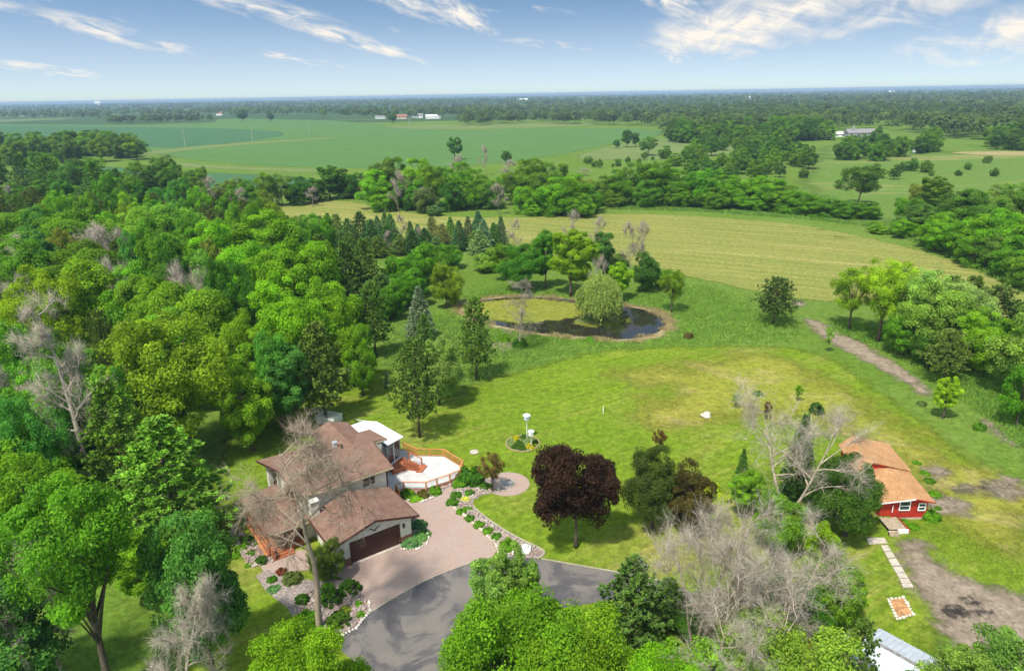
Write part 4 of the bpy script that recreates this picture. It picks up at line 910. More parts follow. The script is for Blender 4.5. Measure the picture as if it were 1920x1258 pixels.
kerb('lawn_edging', [(1015, 1048), (1060, 1056), (1100, 1063), (1180, 1077), (1250, 1092)], 'tan concrete edging on the lawn side of the asphalt drive', .14, .10)
kerb('lawn_edging', [(692, 1150), (740, 1120), (800, 1086), (880, 1055), (920, 1045)], 'low tan border between pink pavers and asphalt', .10, .0+.04)
BOULDER_V, BOULDER_F = rock_mesh(77, 3, .7)
def boulder(px, py, r_px, mat, label, name='boulder'):
    b = U(px, py); r = r_px/ppm(b); o = mobj(name, mesh_np(name, BOULDER_V*r, BOULDER_F, mat, smooth=True)); o.location = (b[0], b[1], r*.3); o.rotation_euler = (0, 0, px*.1); return tag(o, label, 'boulder')
boulder(986, 1032, 12, plain('white_rock', (0.72, 0.70, 0.67), .9, .2, .12, 1, .2), 'large white boulder at the end of the river stone bed')
boulder(1323, 781, 9, plain('grey_rock', (0.50, 0.46, 0.40), .9, .2, .25, 1, .3), 'pale boulder lying alone on the upper lawn')
boulder(962, 1038, 5, plain('tan_rock', (0.6, 0.55, 0.48), .9, .2, .2, 1, .3), 'small tan rock beside the large white boulder')
# fire pit ring
fp = empty('fire_pit', (FP[0], FP[1], 0)); tag(fp, 'ring of stones for a fire on round pink paving', 'fire pit')
ash = plain('ash', (0.30, 0.28, 0.26), .95, .1, .4, 4)
MB().prism([(.7*math.cos(t), .7*math.sin(t), .032) for t in np.linspace(0, 6.283, 17)[:-1]], (0, 0, .03)).build('ash_bed', ash, fp)
rk = mesh_np('ring_stone', ROCKS[2][0]*.16, ROCKS[2][1], plain('ring_rock', (0.5, 0.45, 0.40), .9, .2, .3, 2))
for i in range(15):
    t = 6.283*i/15; o = mobj('ring_stone', rk, fp); o.location = (.82*math.cos(t), .82*math.sin(t), .1); o.rotation_euler = (0, 0, t*3)
# round flower bed with two bird houses
fb = U(980, 832); fr = 31/ppm(fb)
bed = empty('flower_bed', tuple(fb)); tag(bed, 'round brick-edged flower bed on the lawn under the bird houses', 'flower bed')
MB().prism([(fr*.96*math.cos(t), fr*.96*math.sin(t), .02) for t in np.linspace(0, 6.283, 33)[:-1]], (0, 0, .12)).build('soil', plain('bed_soil', (0.10, 0.14, 0.04), .95, .1, .4, 3), bed)
bk = MB().box(-.13, .13, -.06, .06, .02, .16).mesh('edging_brick', plain('edging_brick', (0.36, 0.27, 0.16), .9, .1, .3, 3))
for i in range(48):
    t = 6.283*i/48; o = mobj('edging_brick', bk, bed); o.location = (fr*math.cos(t), fr*math.sin(t), 0); o.rotation_euler = (0, 0, t+math.pi/2)
r = random.Random(3)
for i in range(26):
    t, q = r.uniform(0, 6.28), fr*math.sqrt(r.random())*.85; x, y = q*math.cos(t), q*math.sin(t)
    yel = (x < -.6 and y > .1) or (x > .5 and y < -.1); s = r.uniform(.25, .45)
    o = mobj('flower_clump', SHRUB[3 if yel else 1], bed, (0.48, 0.44, 0.02) if yel and r.random() < .8 else (0.08, 0.17, 0.02)); o.location = (x, y, .12); o.scale = (s, s, s*1.1)
def birdhouse(bx, by, ty, kind, label):
    b = U(bx, by); h = height_of(b, ty); o = empty('bird_house', tuple(b)); tag(o, label, 'bird house')
    part('pole', MB().tube([(0, 0, 0), (0, 0, h-.55)], .05, 8), WHITE, o)
    mb = MB(); rr = .42 if kind else .36
    n = 10; mb.tube([(0, 0, h-.62), (0, 0, h-.12)], rr, n); bd = part('box', mb, WHITE if not kind else plain('house_blue_grey', (0.42, 0.52, 0.60), .6), o)
    part('roof', MB().tube([(0, 0, h-.12), (0, 0, h-.03), (0, 0, h+.08)], [rr*1.2, rr*1.0, rr*.2], n), WHITE, o)
    for i in range(5):
        t = 6.283*i/5-1.57; part('entrance', MB().tube([(rr*.9*math.cos(t), rr*.9*math.sin(t), h-.38), (rr*1.0*math.cos(t), rr*1.0*math.sin(t), h-.38)], .07, 8), DARK, bd)
birdhouse(988, 822, 777, 1, 'blue-grey bird house with white cap, taller of two poles'); birdhouse(996, 838, 807, 0, 'white bird house on a short pole in the flower bed')
o = MB().tube([(0, 0, 0), (0, 0, 1.0)], .06, 8).build('marker_post', WHITE); o.location = tuple(U(1131, 775)); tag(o, 'short pale marker post standing alone on the lawn', 'post')
o = MB().tube([(0, 0, .02), (0, 0, .12), (0, 0, .16)], [.55, .55, .35], 14).build('well_cover', CONC); o.location = tuple(U(889, 848)); tag(o, 'round pale concrete cover set in the lawn behind the patio', 'cover')
# rectangular stone bed near the slab path
q = [(1665, 1125), (1694, 1121), (1712, 1153), (1682, 1162)]
rb = empty('stone_bed', tuple(U(1688, 1142))); tag(rb, 'rectangular rust-coloured garden bed edged with white stones', 'garden bed'); ro2 = np.array(rb.location)
MB().prism([tuple(U(*p)-ro2+[0, 0, .03]) for p in q], (0, 0, .06)).build('soil', plain('rust_soil', (0.38, 0.20, 0.09), .95, .1, .4, 2, .3), rb)
wr = mesh_np('border_stone', ROCKS[1][0]*.2, ROCKS[1][1], plain('border_rock', (0.62, 0.58, 0.45), .9, .2, .35, 2))
for i, p in enumerate(along_px(q+[q[0]], .36)):
    o = mobj('border_stone', wr, rb); o.location = (p[0]-ro2[0], p[1]-ro2[1], .1); o.rotation_euler = (0, 0, i*1.7); k = .7+.5*((i*37) % 10)/10; o.scale = (k, k, k)
# white picket pen behind the house
b = U(618, 791); pen = empty('picket_pen', tuple(b), math.radians(-22)); tag(pen, 'small white picket pen with trellis behind the house', 'fence')
pk = MB().box(-.05, .05, -.02, .02, .05, 1.15).mesh('picket', WHITE)
W_, D_ = 2.9, 1.9
for i in range(16):
    for y in (-D_/2, D_/2):
        o = mobj('picket', pk, pen); o.location = (-W_/2+W_*i/15, y, 0)
for i in range(1, 10):
    for x in (-W_/2, W_/2):
        o = mobj('picket', pk, pen); o.location = (x, -D_/2+D_*i/10, 0); o.rotation_euler = (0, 0, math.pi/2)
for z in (.3, .95):
    for a_, c2 in (((-W_/2, -D_/2-.04), (W_/2, -D_/2-.04)), ((-W_/2, D_/2+.04), (W_/2, D_/2+.04)), ((-W_/2-.04, -D_/2), (-W_/2-.04, D_/2)), ((W_/2+.04, -D_/2), (W_/2+.04, D_/2))):
        part('rail', MB().bar((*a_, z), (*c2, z), .04, .08), WHITE, pen)
for i in range(9):
    x = -W_/2+W_*i/8; part('trellis_slat', MB().bar((x, -D_/2, 1.18), (x, D_/2, 1.18), .06, .03), WHITE, pen)
mb = MB()
part('arch', MB().tube([(-W_/2-.9+.75*math.cos(t)*1.0, .2, .5+1.0*math.sin(t)) for t in np.linspace(0, math.pi, 11)], .06, 6).tube([(-W_/2-.9+.75*math.cos(t), .9, .5+1.0*math.sin(t)) for t in np.linspace(0, math.pi, 11)], .06, 6), WHITE, pen)

# ------------------------------------------------------------------ garden shrubs
BX, LG, LF = (0.035, 0.095, 0.012), (0.085, 0.205, 0.015), (0.062, 0.165, 0.018)
HOSTA = (0.075, 0.175, 0.085)
for i, (k, x, y, rp, hk, c, lb) in enumerate([
 (2, 655, 1112, 20, 1.15, BX, 'large clipped round shrub beside the pink drive corner'),
 (2, 620, 1132, 22, 1.05, BX, 'dark clipped shrub just right of the bare tree trunk'),
 (2, 612, 1112, 15, 1.1, LF, 'brighter round shrub behind the dark clipped one'),
 (2, 634, 1172, 23, .8, (0.05, 0.105, 0.015), 'wide olive clipped shrub at the asphalt corner'),
 (2, 566, 1130, 14, .95, BX, 'small dark clipped ball left of the bare tree'),
 (1, 570, 1175, 25, .75, LG, 'loose leafy bright green shrub left of the bare trunk foot'),
 (1, 592, 1182, 13, .7, LG, 'low leafy clump at the foot of the bare tree'),
 (2, 490, 1055, 12, .9, BX, 'small dark clipped ball in front of the porch steps'),
 (2, 463, 1018, 13, .85, BX, 'dark clipped ball beside the porch railing'),
 (1, 548, 1092, 17, 1.1, (0.10, 0.14, 0.05), 'greyish mounded shrub on the path edge'),
 (3, 512, 1108, 11, .8, HOSTA, 'blue-green hosta clump at the bed edge'),
 (1, 510, 1090, 9, 1.0, LF, 'small green shrub behind the blue-green hosta'),
 (1, 527, 1075, 10, .8, (0.12, 0.035, 0.02), 'low dark red shrub beside the brick path'),
 (0, 646, 1150, 12, .9, (0.16, 0.22, 0.03), 'yellow-green grassy shrub between clipped shrubs'),
 (0, 672, 1135, 8, .7, LG, 'small green plant among stones near the drive'),
 (0, 676, 1155, 9, .6, LG, 'low green plant near the asphalt corner stones'),
 (0, 612, 1192, 8, .8, (0.17, 0.05, 0.08), 'small reddish pink flowering plant at the bed tip'),
 (3, 770, 1020, 22, .55, HOSTA, 'broad blue-green hosta clump beside the garage door'),
 (3, 790, 1008, 17, .6, (0.085, 0.19, 0.07), 'green hosta clump at the garage corner'),
 (3, 784, 988, 16, .8, (0.05, 0.125, 0.07), 'dark blue-green hosta behind the garage corner'),
 (1, 880, 905, 27, 1.1, (0.04, 0.12, 0.015), 'large dark rounded bush at the patio corner'),
 (1, 862, 912, 15, .8, LG, 'bright low bush between patio railing and dark bush'),
 (1, 765, 932, 14, 1.0, LG, 'leafy bush at the left end of the patio bed'),
 (3, 780, 938, 13, .8, (0.12, 0.25, 0.02), 'bright leafy clump in the patio bed'),
 (1, 793, 932, 12, 1.0, (0.09, 0.09, 0.03), 'brownish bush in the middle of the patio bed'),
 (1, 815, 926, 13, 1.1, LG, 'round green bush under the patio railing'),
 (1, 848, 946, 12, 1.0, LF, 'bushy plant at the bend of the pink drive'),
 (1, 856, 933, 11, 1.0, LF, 'bushy plant next to the grey walk'),
 (1, 880, 928, 10, .9, LF, 'green plant near the grey walk and edging'),
 (3, 872, 938, 10, .6, (0.36, 0.40, 0.05), 'lime yellow plant in the river stone bed'),
 (1, 866, 962, 11, .7, LG, 'low green mound beside the drive bend'),
 (1, 878, 957, 8, .7, LG, 'small green mound near the curved edging'),
 (1, 880, 975, 10, .9, LF, 'third leafy mound along the river stone bed'),
 (1, 898, 988, 11, .9, LG, 'fourth leafy mound along the river stone bed'),
 (1, 915, 1000, 11, .9, LG, 'fifth leafy mound along the river stone bed'),
 (1, 931, 1011, 11, .9, LF, 'sixth leafy mound along the river stone bed'),
 (1, 953, 1030, 18, 1.0, LG, 'largest bush of the river stone bed next to the white boulder'),
 (1, 912, 916, 13, .6, (0.05, 0.12, 0.02), 'low dark plants under the reddish small tree'),
 (1, 1010, 950, 9, .6, LF, 'small plant clump on the lawn left of the purple tree'),
 (2, 1532, 776, 13, 1.6, (0.04, 0.095, 0.03), 'dense dark green upright shrub on the dry lawn'),
 (1, 1730, 760, 8, .8, (0.08, 0.12, 0.05), 'small grey-green shrub beside the yellow-green sapling'),
 (1, 1838, 806, 10, 1.2, G2, 'small green shrub near the dirt track end'),
 (1, 1422, 742, 9, .9, (0.06, 0.13, 0.03), 'low dark green shrub on the upper lawn'),
 (1, 945, 640, 11, 1.2, G1, 'small bright bush near the pond edge'),
 (1, 975, 652, 16, 1.2, G3, 'dark bush at the foot of the dead pond tree'),
 (1, 1291, 634, 9, 1.4, (0.09, 0.075, 0.035), 'small brownish bush at the right end of the pond'),
 (1, 1106, 640, 9, 1.0, LG, 'small leafy bush on the near pond bank'),
 (1, 1658, 975, 12, .8, LG, 'weedy green clump at the left foot of the shed wall'),
 (1, 1690, 985, 14, .6, LG, 'weedy green clump below the shed window'),
 (1, 1748, 975, 15, 1.1, LG, 'weedy green clump at the right shed corner'),
 (1, 1335, 930, 17, 1.8, LIME, 'lime green upright shrub behind the bare trees'),
 (1, 1358, 940, 14, 1.2, LIME, 'shorter lime shrub behind the bare trees'),
]):
    bush('shrub', k, x, y, rp, hk, c, lb, 'shrub', None, i)
for i in range(14):   # weeds on the near side of the shed and around the house bed
    x, y = [(445, 1000), (452, 1030), (440, 1045), (470, 1040), (452, 975), (465, 1062), (480, 1022), (438, 1015), (1755, 930), (1745, 905), (1735, 890), (1720, 870), (1760, 955), (1712, 990)][i]
    bush('weed_clump', i % 2, x, y, 6+(i*5) % 6, .6, LG if i % 3 else G2, (f'{ordinal([3,5,2,7,4,6,8,1][i])} leafy weed clump from the left in the bed below the porch' if i < 8 else f'{ordinal([5,4,3,1,6,2][i-8])} leafy weed clump from the back along the right side of the red shed'), 'weeds', 'weeds below the porch' if i < 8 else 'weeds along the shed', i)
# flag-stone walk beside the stone bed
tag(hard_sheet('flagstone', gpoly([(858, 921), (868, 914), (893, 915), (890, 921), (872, 925)]), .062, CONC), kind='structure')

# ------------------------------------------------------------------ single trees around the house, lawn and pond
W0 = (1, 1, 1)
for a in [
 ('dead_tree', 'baretall', 192, 948, 560, 150, W0, 'tall dead tree with straight brown trunk rising from the wood'),
 ('pine_tree', 'pine2', 245, 940, 712, 125, (0.085, 0.185, 0.024), 'young pale green pine right of the tall dead trunk'),
 ('pine_tree', 'pine2', 338, 1020, 785, 200, (0.095, 0.185, 0.026), 'broad light green white pine left of the house'),
 ('maple_tree', 'oak2', 105, 1040, 850, 150, G1, 'bright green maple below the tall dead trunk'),
 ('maple_tree', 'oak2', 60, 1000, 800, 150, (0.10, 0.20, 0.02), 'green maple at the frame edge below the tall dead tree'),
 ('maple_tree', 'high', 208, 1300, 905, 190, (0.06, 0.15, 0.015), 'leafy tree on a thick dark trunk at the lower edge'),
 ('maple_tree', 'maple1', 402, 1262, 955, 150, BG, 'blue-green maple in front of the white pine'),
 ('maple_tree', 'tall1', 285, 1130, 1005, 90, (0.10, 0.19, 0.015), 'yellowish green tree between white pine and dark trunk'),
 ('dead_tree', 'bare1', 360, 1380, 1115, 165, W0, 'pale dead treetop in front of the blue-green maple'),
 ('dead_tree', 'bare1', 128, 1290, 1015, 190, W0, 'forked grey dead tree left of the thick dark trunk'),
 ('maple_tree', 'oak2', 30, 1330, 1085, 180, BG, 'blue-green tree filling the lower corner'),
 ('maple_tree', 'maple3', 12, 1130, 985, 140, G2, 'green tree at the frame edge above the lower corner'),
 ('oak_tree', 'oak1', 347, 860, 590, 215, (0.105, 0.185, 0.014), 'yellow-green oak with visible trunk above the white pine'),
 ('oak_tree', 'oak2', 468, 806, 650, 135, (0.095, 0.19, 0.014), 'spreading tree at the wood edge above the house lawn'),
 ('pine_tree', 'pine1', 612, 792, 606, 105, PY, 'yellowish pine behind the house roof'),
 ('pine_tree', 'pine3', 787, 820, 634, 100, (0.06, 0.125, 0.026), 'tall pine on a bare trunk standing on the lawn'),
 ('maple_tree', 'dense', 822, 758, 628, 96, (0.115, 0.185, 0.07), 'round pale-leaved maple on the lawn behind the tall pine'),
 ('pine_tree', 'pine1', 894, 712, 556, 78, PY, 'pine with bare lower trunk beside the pond'),
 ('spruce_tree', 'spruce2', 790, 640, 538, 56, BLUE, 'blue spruce by the wood edge near the pond'),
 ('pine_tree', 'pine2', 800, 690, 590, 52, PI, 'slim green pine in front of the blue spruce'),
 ('pine_tree', 'pine1', 705, 668, 528, 74, PI, 'dark pine with bare trunk at the wood edge'),
 ('spruce_tree', 'spruce2', 727, 728, 693, 13, BLUE, 'tiny blue spruce on the lawn'),
 ('willow_tree', 'round', 838, 578, 494, 66, (0.105, 0.155, 0.014), 'olive yellow round willow left of the pond'),
 ('dead_tree', 'barepine', 975, 652, 518, 72, W0, 'bare dead larch standing at the near pond edge'),
 ('willow_tree', 'willow', 1124, 606, 518, 84, (0.15, 0.205, 0.085), 'pale weeping willow on the pond island'),
 ('dead_tree', 'baresmall', 1118, 592, 478, 46, W0, 'white dead snag poking out behind the weeping willow'),
 ('poplar_tree', 'tall1', 1070, 556, 434, 96, (0.10, 0.20, 0.013), 'tall bright green tree behind the pond'),
 ('poplar_tree', 'column', 1160, 562, 496, 56, (0.115, 0.215, 0.012), 'bright green bush-like tree right of the willow'),
 ('maple_tree', 'airy', 1258, 586, 507, 55, (0.09, 0.16, 0.014), 'small slender tree on the right pond bank'),
 ('maple_tree', 'dense', 985, 545, 462, 92, (0.045, 0.125, 0.016), 'dark rounded tree behind the left end of the pond'),
 ('maple_tree', 'round', 950, 525, 458, 66, (0.075, 0.17, 0.016), 'mid green tree left of the dark rounded pond tree'),
 ('maple_tree', 'tall1', 1022, 540, 434, 52, (0.06, 0.145, 0.02), 'upright dark tree left of the tall bright pond tree'),
 ('pine_tree', 'column', 1130, 530, 436, 52, (0.05, 0.115, 0.03), 'dark upright tree right of the tall bright pond tree'),
 ('maple_tree', 'round', 1205, 546, 476, 62, (0.04, 0.10, 0.02), 'dark bushy tree under the two bare stems'),
 ('maple_tree', 'round', 1155, 520, 478, 60, (0.06, 0.12, 0.03), 'greyish green thicket tree behind the willow'),
 ('shrub_tree', 'round', 1245, 540, 505, 46, G2, 'low green bush right of the two bare stems'),
 ('dead_tree', 'baresmall', 1182, 520, 412, 44, W0, 'bare brown stem behind the pond, nearer the willow'),
 ('dead_tree', 'baresmall', 1204, 520, 414, 46, W0, 'bare brown stem behind the pond, beside the hay field'),
 ('dead_tree', 'baresmall', 1076, 470, 394, 40, W0, 'bare treetop above the tall bright pond tree'),
 ('dead_tree', 'baresmall', 1122, 490, 405, 40, W0, 'bare treetop above the dark upright tree'),
 ('dead_tree', 'baresmall', 963, 480, 410, 34, W0, 'bare thin tree right of the spruce row'),
 ('pine_tree', 'pine3', 1449, 608, 520, 78, (0.05, 0.088, 0.026), 'dark spreading pine alone beside the hay field'),
 ('spruce_tree', 'column', 1768, 784, 708, 36, (0.16, 0.25, 0.02), 'yellow-green sapling on the lawn right of the dirt track'),
 ('sapling', 'airy', 1379, 764, 738, 18, (0.12, 0.2, 0.06), 'tiny sapling in a guard on the upper lawn'),
 ('sapling', 'airy', 1496, 752, 722, 16, G1, 'thin young sapling left of the dense upright shrub'),
 ('sapling', 'airy', 1437, 786, 753, 16, RED, 'thin reddish sapling behind the bare tree tops'),
 ('sapling', 'airy', 1236, 846, 808, 28, RED, 'small round reddish tree on the lawn'),
 ('sapling', 'airy', 1552, 660, 615, 16, (0.14, 0.22, 0.06), 'thin pale sapling beside the dirt track'),
 ('maple_tree', 'maple3', 1080, 1026, 838, 150, PURP, 'dark purple maple on the lawn'),
 ('crabapple_tree', 'dense', 1222, 990, 850, 106, (0.046, 0.062, 0.018), 'dark reddish green crabapple right of the purple maple'),
 ('crabapple_tree', 'oak2', 1292, 1000, 862, 96, (0.052, 0.050, 0.02), 'bronze-leaved crabapple beside the bare tree cluster'),
 ('maple_tree', 'airy', 924, 922, 852, 50, (0.10, 0.075, 0.035), 'small reddish ornamental maple by the fire pit'),
 ('dead_tree', 'bare3', 1472, 990, 752, 250, W0, 'bare grey tree with two leaning stems left of the red shed'),
 ('dead_tree', 'bare2', 1300, 1235, 930, 210, W0, 'leftmost of the big bare trees near the drive'),
 ('dead_tree', 'bare3', 1385, 1250, 960, 230, W0, 'bare many-stemmed tree in the middle of the bare cluster'),
 ('dead_tree', 'bare2', 1470, 1240, 1000, 230, W0, 'drooping bare tree on the shed side of the cluster'),
 ('dead_tree', 'bare3', 1365, 1345, 1090, 270, W0, 'lowest bare tree of the cluster at the bottom edge'),
 ('cedar_tree', 'spruce1', 1492, 930, 778, 62, (0.032, 0.08, 0.018), 'dark narrow spruce behind the two-stemmed bare tree'),
 ('cedar_tree', 'spruce1', 1387, 925, 842, 32, (0.05, 0.115, 0.022), 'thin columnar cedar behind the bare cluster'),
 ('juniper_tree', 'dense', 1584, 1004, 868, 125, (0.042, 0.085, 0.016), 'broad dark juniper in front of the red shed'),
 ('juniper_tree', 'round', 1545, 985, 890, 90, (0.05, 0.12, 0.016), 'dark leafy tree between bare stems and juniper'),
 ('poplar_tree', 'column', 920, 1185, 1062, 105, (0.115, 0.20, 0.055), 'silvery green upright tree in front of the drive, shorter tip'),
 ('poplar_tree', 'column', 957, 1190, 1028, 80, (0.11, 0.20, 0.05), 'silvery green upright tree in front of the drive, taller tip'),
 ('poplar_tree', 'column', 988, 1185, 1050, 50, (0.105, 0.195, 0.045), 'slim upright tree at the right of the silvery pair'),
 ('maple_tree', 'near', 945, 1390, 1126, 270, (0.082, 0.17, 0.012), 'big bright green maple over the asphalt drive'),
 ('maple_tree', 'near', 1105, 1420, 1172, 225, (0.088, 0.18, 0.012), 'bright green maple at the bottom right of the drive'),
 ('maple_tree', 'near', 1215, 1410, 1222, 170, (0.10, 0.21, 0.012), 'low bright maple in front of the bare cluster'),
 ('pine_tree', 'pine2', 1182, 1215, 1046, 135, (0.055, 0.115, 0.026), 'pine between the drive and the bare cluster'),
 ('pine_tree', 'pine2', 1250, 1170, 1085, 75, (0.05, 0.11, 0.03), 'shorter pine beside the bare cluster'),
 ('maple_tree', 'near', 1490, 1390, 1190, 235, (0.125, 0.22, 0.035), 'pale green tree at the bottom below the bare cluster'),
 ('maple_tree', 'round', 1330, 1370, 1215, 150, (0.12, 0.215, 0.03), 'pale green treetop left of the bottom pale tree'),
 ('pine_tree', 'pine1', 1592, 1340, 1162, 70, (0.055, 0.11, 0.026), 'pine in front of the metal roof'),
 ('maple_tree', 'oak2', 1782, 1380, 1218, 140, (0.105, 0.19, 0.04), 'light green tree hiding the metal roof corner'),
 ('maple_tree', 'oak1', 1890, 1380, 1205, 150, (0.085, 0.17, 0.04), 'green treetop in the lower right corner'),
 ('maple_tree', 'near', 598, 1390, 1190, 190, (0.11, 0.20, 0.012), 'yellow-green treetop at the bottom left of the drive'),
 ('ornamental_tree', 'round', 622, 1085, 1010, 66, (0.085, 0.13, 0.03), 'olive leafy small tree at the left of the garage door'),
 # green thicket inside the bare cluster
 ('thicket_tree', 'round', 1445, 1040, 925, 90, (0.085, 0.19, 0.02), 'green thicket tree below the two-stemmed bare tree'),
 ('thicket_tree', 'round', 1535, 1090, 985, 80, (0.12, 0.225, 0.015), 'bright thicket tree at the lawn edge right of the bare cluster'),
 ('thicket_tree', 'round', 1565, 1170, 1070, 100, (0.095, 0.195, 0.018), 'green thicket tree above the metal roof'),
 ('thicket_tree', 'round', 1420, 1150, 1060, 100, G2, 'shaded green thicket tree in the middle of the bare cluster'),
 ('thicket_tree', 'round', 1500, 1200, 1100, 110, G2, 'green thicket tree under the drooping bare branches'),
 ('thicket_tree', 'round', 1300, 1190, 1120, 80, (0.05, 0.12, 0.02), 'dark green undergrowth tree at the left of the bare cluster'),
 ('thicket_tree', 'tall1', 1400, 970, 885, 60, (0.10, 0.2, 0.02), 'upright leafy tree behind the bare cluster'),
]:
    cat = 'tree'
    tb(*a, cat=cat)
# the bare tree in front of the house
tb('bare_tree', 'barehouse', 598, 1174, 782, 255, W0, 'large bare tree with a thick pale trunk in front of the house', rz=1.2, seed=4)

# trees right of the dirt track
for i, a in enumerate([
 ('poplar_tree', 'airy', 1592, 618, 503, 84, (0.10, 0.185, 0.014), 'slender green tree at the left end of the roadside grove'),
 ('poplar_tree', 'airy', 1645, 642, 488, 100, (0.15, 0.245, 0.02), 'light green many-stemmed poplar in the roadside grove'),
 ('poplar_tree', 'airy', 1672, 625, 494, 80, (0.165, 0.25, 0.035), 'pale yellow-green poplar behind the many-stemmed one'),
 ('poplar_tree', 'airy', 1705, 650, 505, 100, SG, 'silvery poplar in the middle of the roadside grove'),
 ('poplar_tree', 'maple3', 1735, 670, 540, 100, (0.115, 0.205, 0.04), 'rounded green tree at the front of the roadside grove'),
 ('poplar_tree', 'airy', 1775, 660, 530, 110, SG, 'silver-leaved poplar at the centre right of the roadside grove'),
 ('poplar_tree', 'airy', 1800, 655, 540, 90, SG, 'silver-leaved poplar next to the roadside maple'),
 ('pine_tree', 'pine1', 1725, 620, 512, 56, PI, 'pine top behind the roadside grove, leftmost of three'),
 ('pine_tree', 'pine1', 1770, 625, 518, 56, PI, 'pine top behind the roadside grove, middle of three'),
 ('pine_tree', 'pine1', 1808, 635, 518, 60, PI, 'pine top behind the roadside grove, rightmost of three'),
 ('pine_tree', 'pine3', 1855, 650, 535, 80, (0.055, 0.105, 0.03), 'dark pine at the back right of the roadside grove'),
 ('maple_tree', 'maple1', 1828, 702, 585, 82, (0.095, 0.20, 0.016), 'round bright maple at the right of the roadside grove'),
 ('pine_tree', 'pine3', 1768, 716, 618, 72, PY, 'yellowish pine in front of the roadside grove'),
 ('maple_tree', 'oak2', 1915, 745, 575, 110, (0.10, 0.19, 0.04), 'pale green tree at the right frame edge'),
 ('maple_tree', 'maple3', 1930, 660, 560, 90, G3, 'dark tree at the right frame edge above the pale one'),
 ('maple_tree', 'round', 1690, 668, 590, 70, G2, 'low dark green tree under the poplars'),
 ('maple_tree', 'round', 1740, 690, 625, 60, G3, 'shaded bush tree behind the yellowish pine'),
 ('maple_tree', 'tall1', 1862, 700, 600, 60, G2, 'upright green tree behind the round bright maple'),
 ('maple_tree', 'round', 1905, 800, 690, 70, G2, 'bushy green tree at the right frame edge beside the lawn'),
]): tb(*a, group='grove right of the dirt track')

# conifer row between wood and hay field
row = [(500, 430, 402, 24, 'pine1', PI), (540, 440, 404, 26, 'pine1', PI), (572, 450, 403, 30, 'pine1', (0.07, 0.13, 0.03)), (603, 452, 405, 34, 'pine2', PI), (617, 440, 400, 24, 'spruce1', DP), (634, 455, 402, 30, 'pine1', PI), (655, 462, 410, 34, 'pine2', (0.05, 0.11, 0.035)), (679, 468, 398, 44, 'pine2', DP), (700, 476, 412, 36, 'pine2', (0.045, 0.10, 0.04)), (710, 456, 405, 26, 'spruce1', (0.06, 0.12, 0.07)), (724, 452, 398, 26, 'spruce1', (0.055, 0.115, 0.05)), (735, 462, 402, 34, 'spruce1', (0.05, 0.11, 0.04)),
       (752, 478, 440, 34, 'pine2', (0.09, 0.14, 0.05)), (771, 460, 415, 22, 'spruce1', DP), (785, 466, 421, 26, 'spruce1', (0.04, 0.095, 0.06)), (811, 458, 407, 28, 'pine1', (0.10, 0.12, 0.055)), (830, 462, 420, 32, 'pine2', (0.11, 0.125, 0.06)), (846, 456, 407, 26, 'spruce1', (0.06, 0.13, 0.03)), (862, 470, 414, 32, 'spruce1', (0.036, 0.09, 0.045)), (879, 466, 406, 28, 'spruce1', (0.075, 0.105, 0.07)), (898, 464, 396, 38, 'spruce2', (0.06, 0.125, 0.085)), (908, 470, 412, 34, 'spruce2', (0.085, 0.145, 0.11)), (900, 476, 432, 40, 'spruce2', (0.10, 0.16, 0.09)), (926, 466, 418, 28, 'spruce1', (0.05, 0.11, 0.03)), (940, 464, 406, 26, 'spruce1', (0.05, 0.095, 0.06))]
_r = random.Random(8)
row += [(x, by, by-_r.uniform(34, 52), _r.uniform(26, 40), _r.choice(['pine1', 'pine2', 'pine2', 'spruce2']), _r.choice([PI, DP, (0.06, 0.115, 0.04), (0.085, 0.12, 0.045)])) for x, by in [(_r.uniform(560, 930), _r.uniform(452, 486)) for _ in range(26)]]
row.sort()
for i, (x, by, ty, w, p, c) in enumerate(row):
    tb('spruce_tree' if 'spruce' in p else 'pine_tree', p, x, by, ty, w*1.15, tuple(q*1.35 for q in c), f'{ordinal(i+1)} conifer from the left in the row before the hay field', 'tree', 'conifer row before the hay field')
for i, (x, by, ty, w) in enumerate([(757, 460, 400, 26), (725, 475, 432, 30), (790, 468, 425, 24)]):
    tb('dead_tree', 'baresmall', x, by, ty, w, W0, ['tall grey dead top in the conifer row', 'grey brown dead brush low in the conifer row', 'thin grey dead stem near the short dark spruce'][i], 'tree', 'conifer row before the hay field')
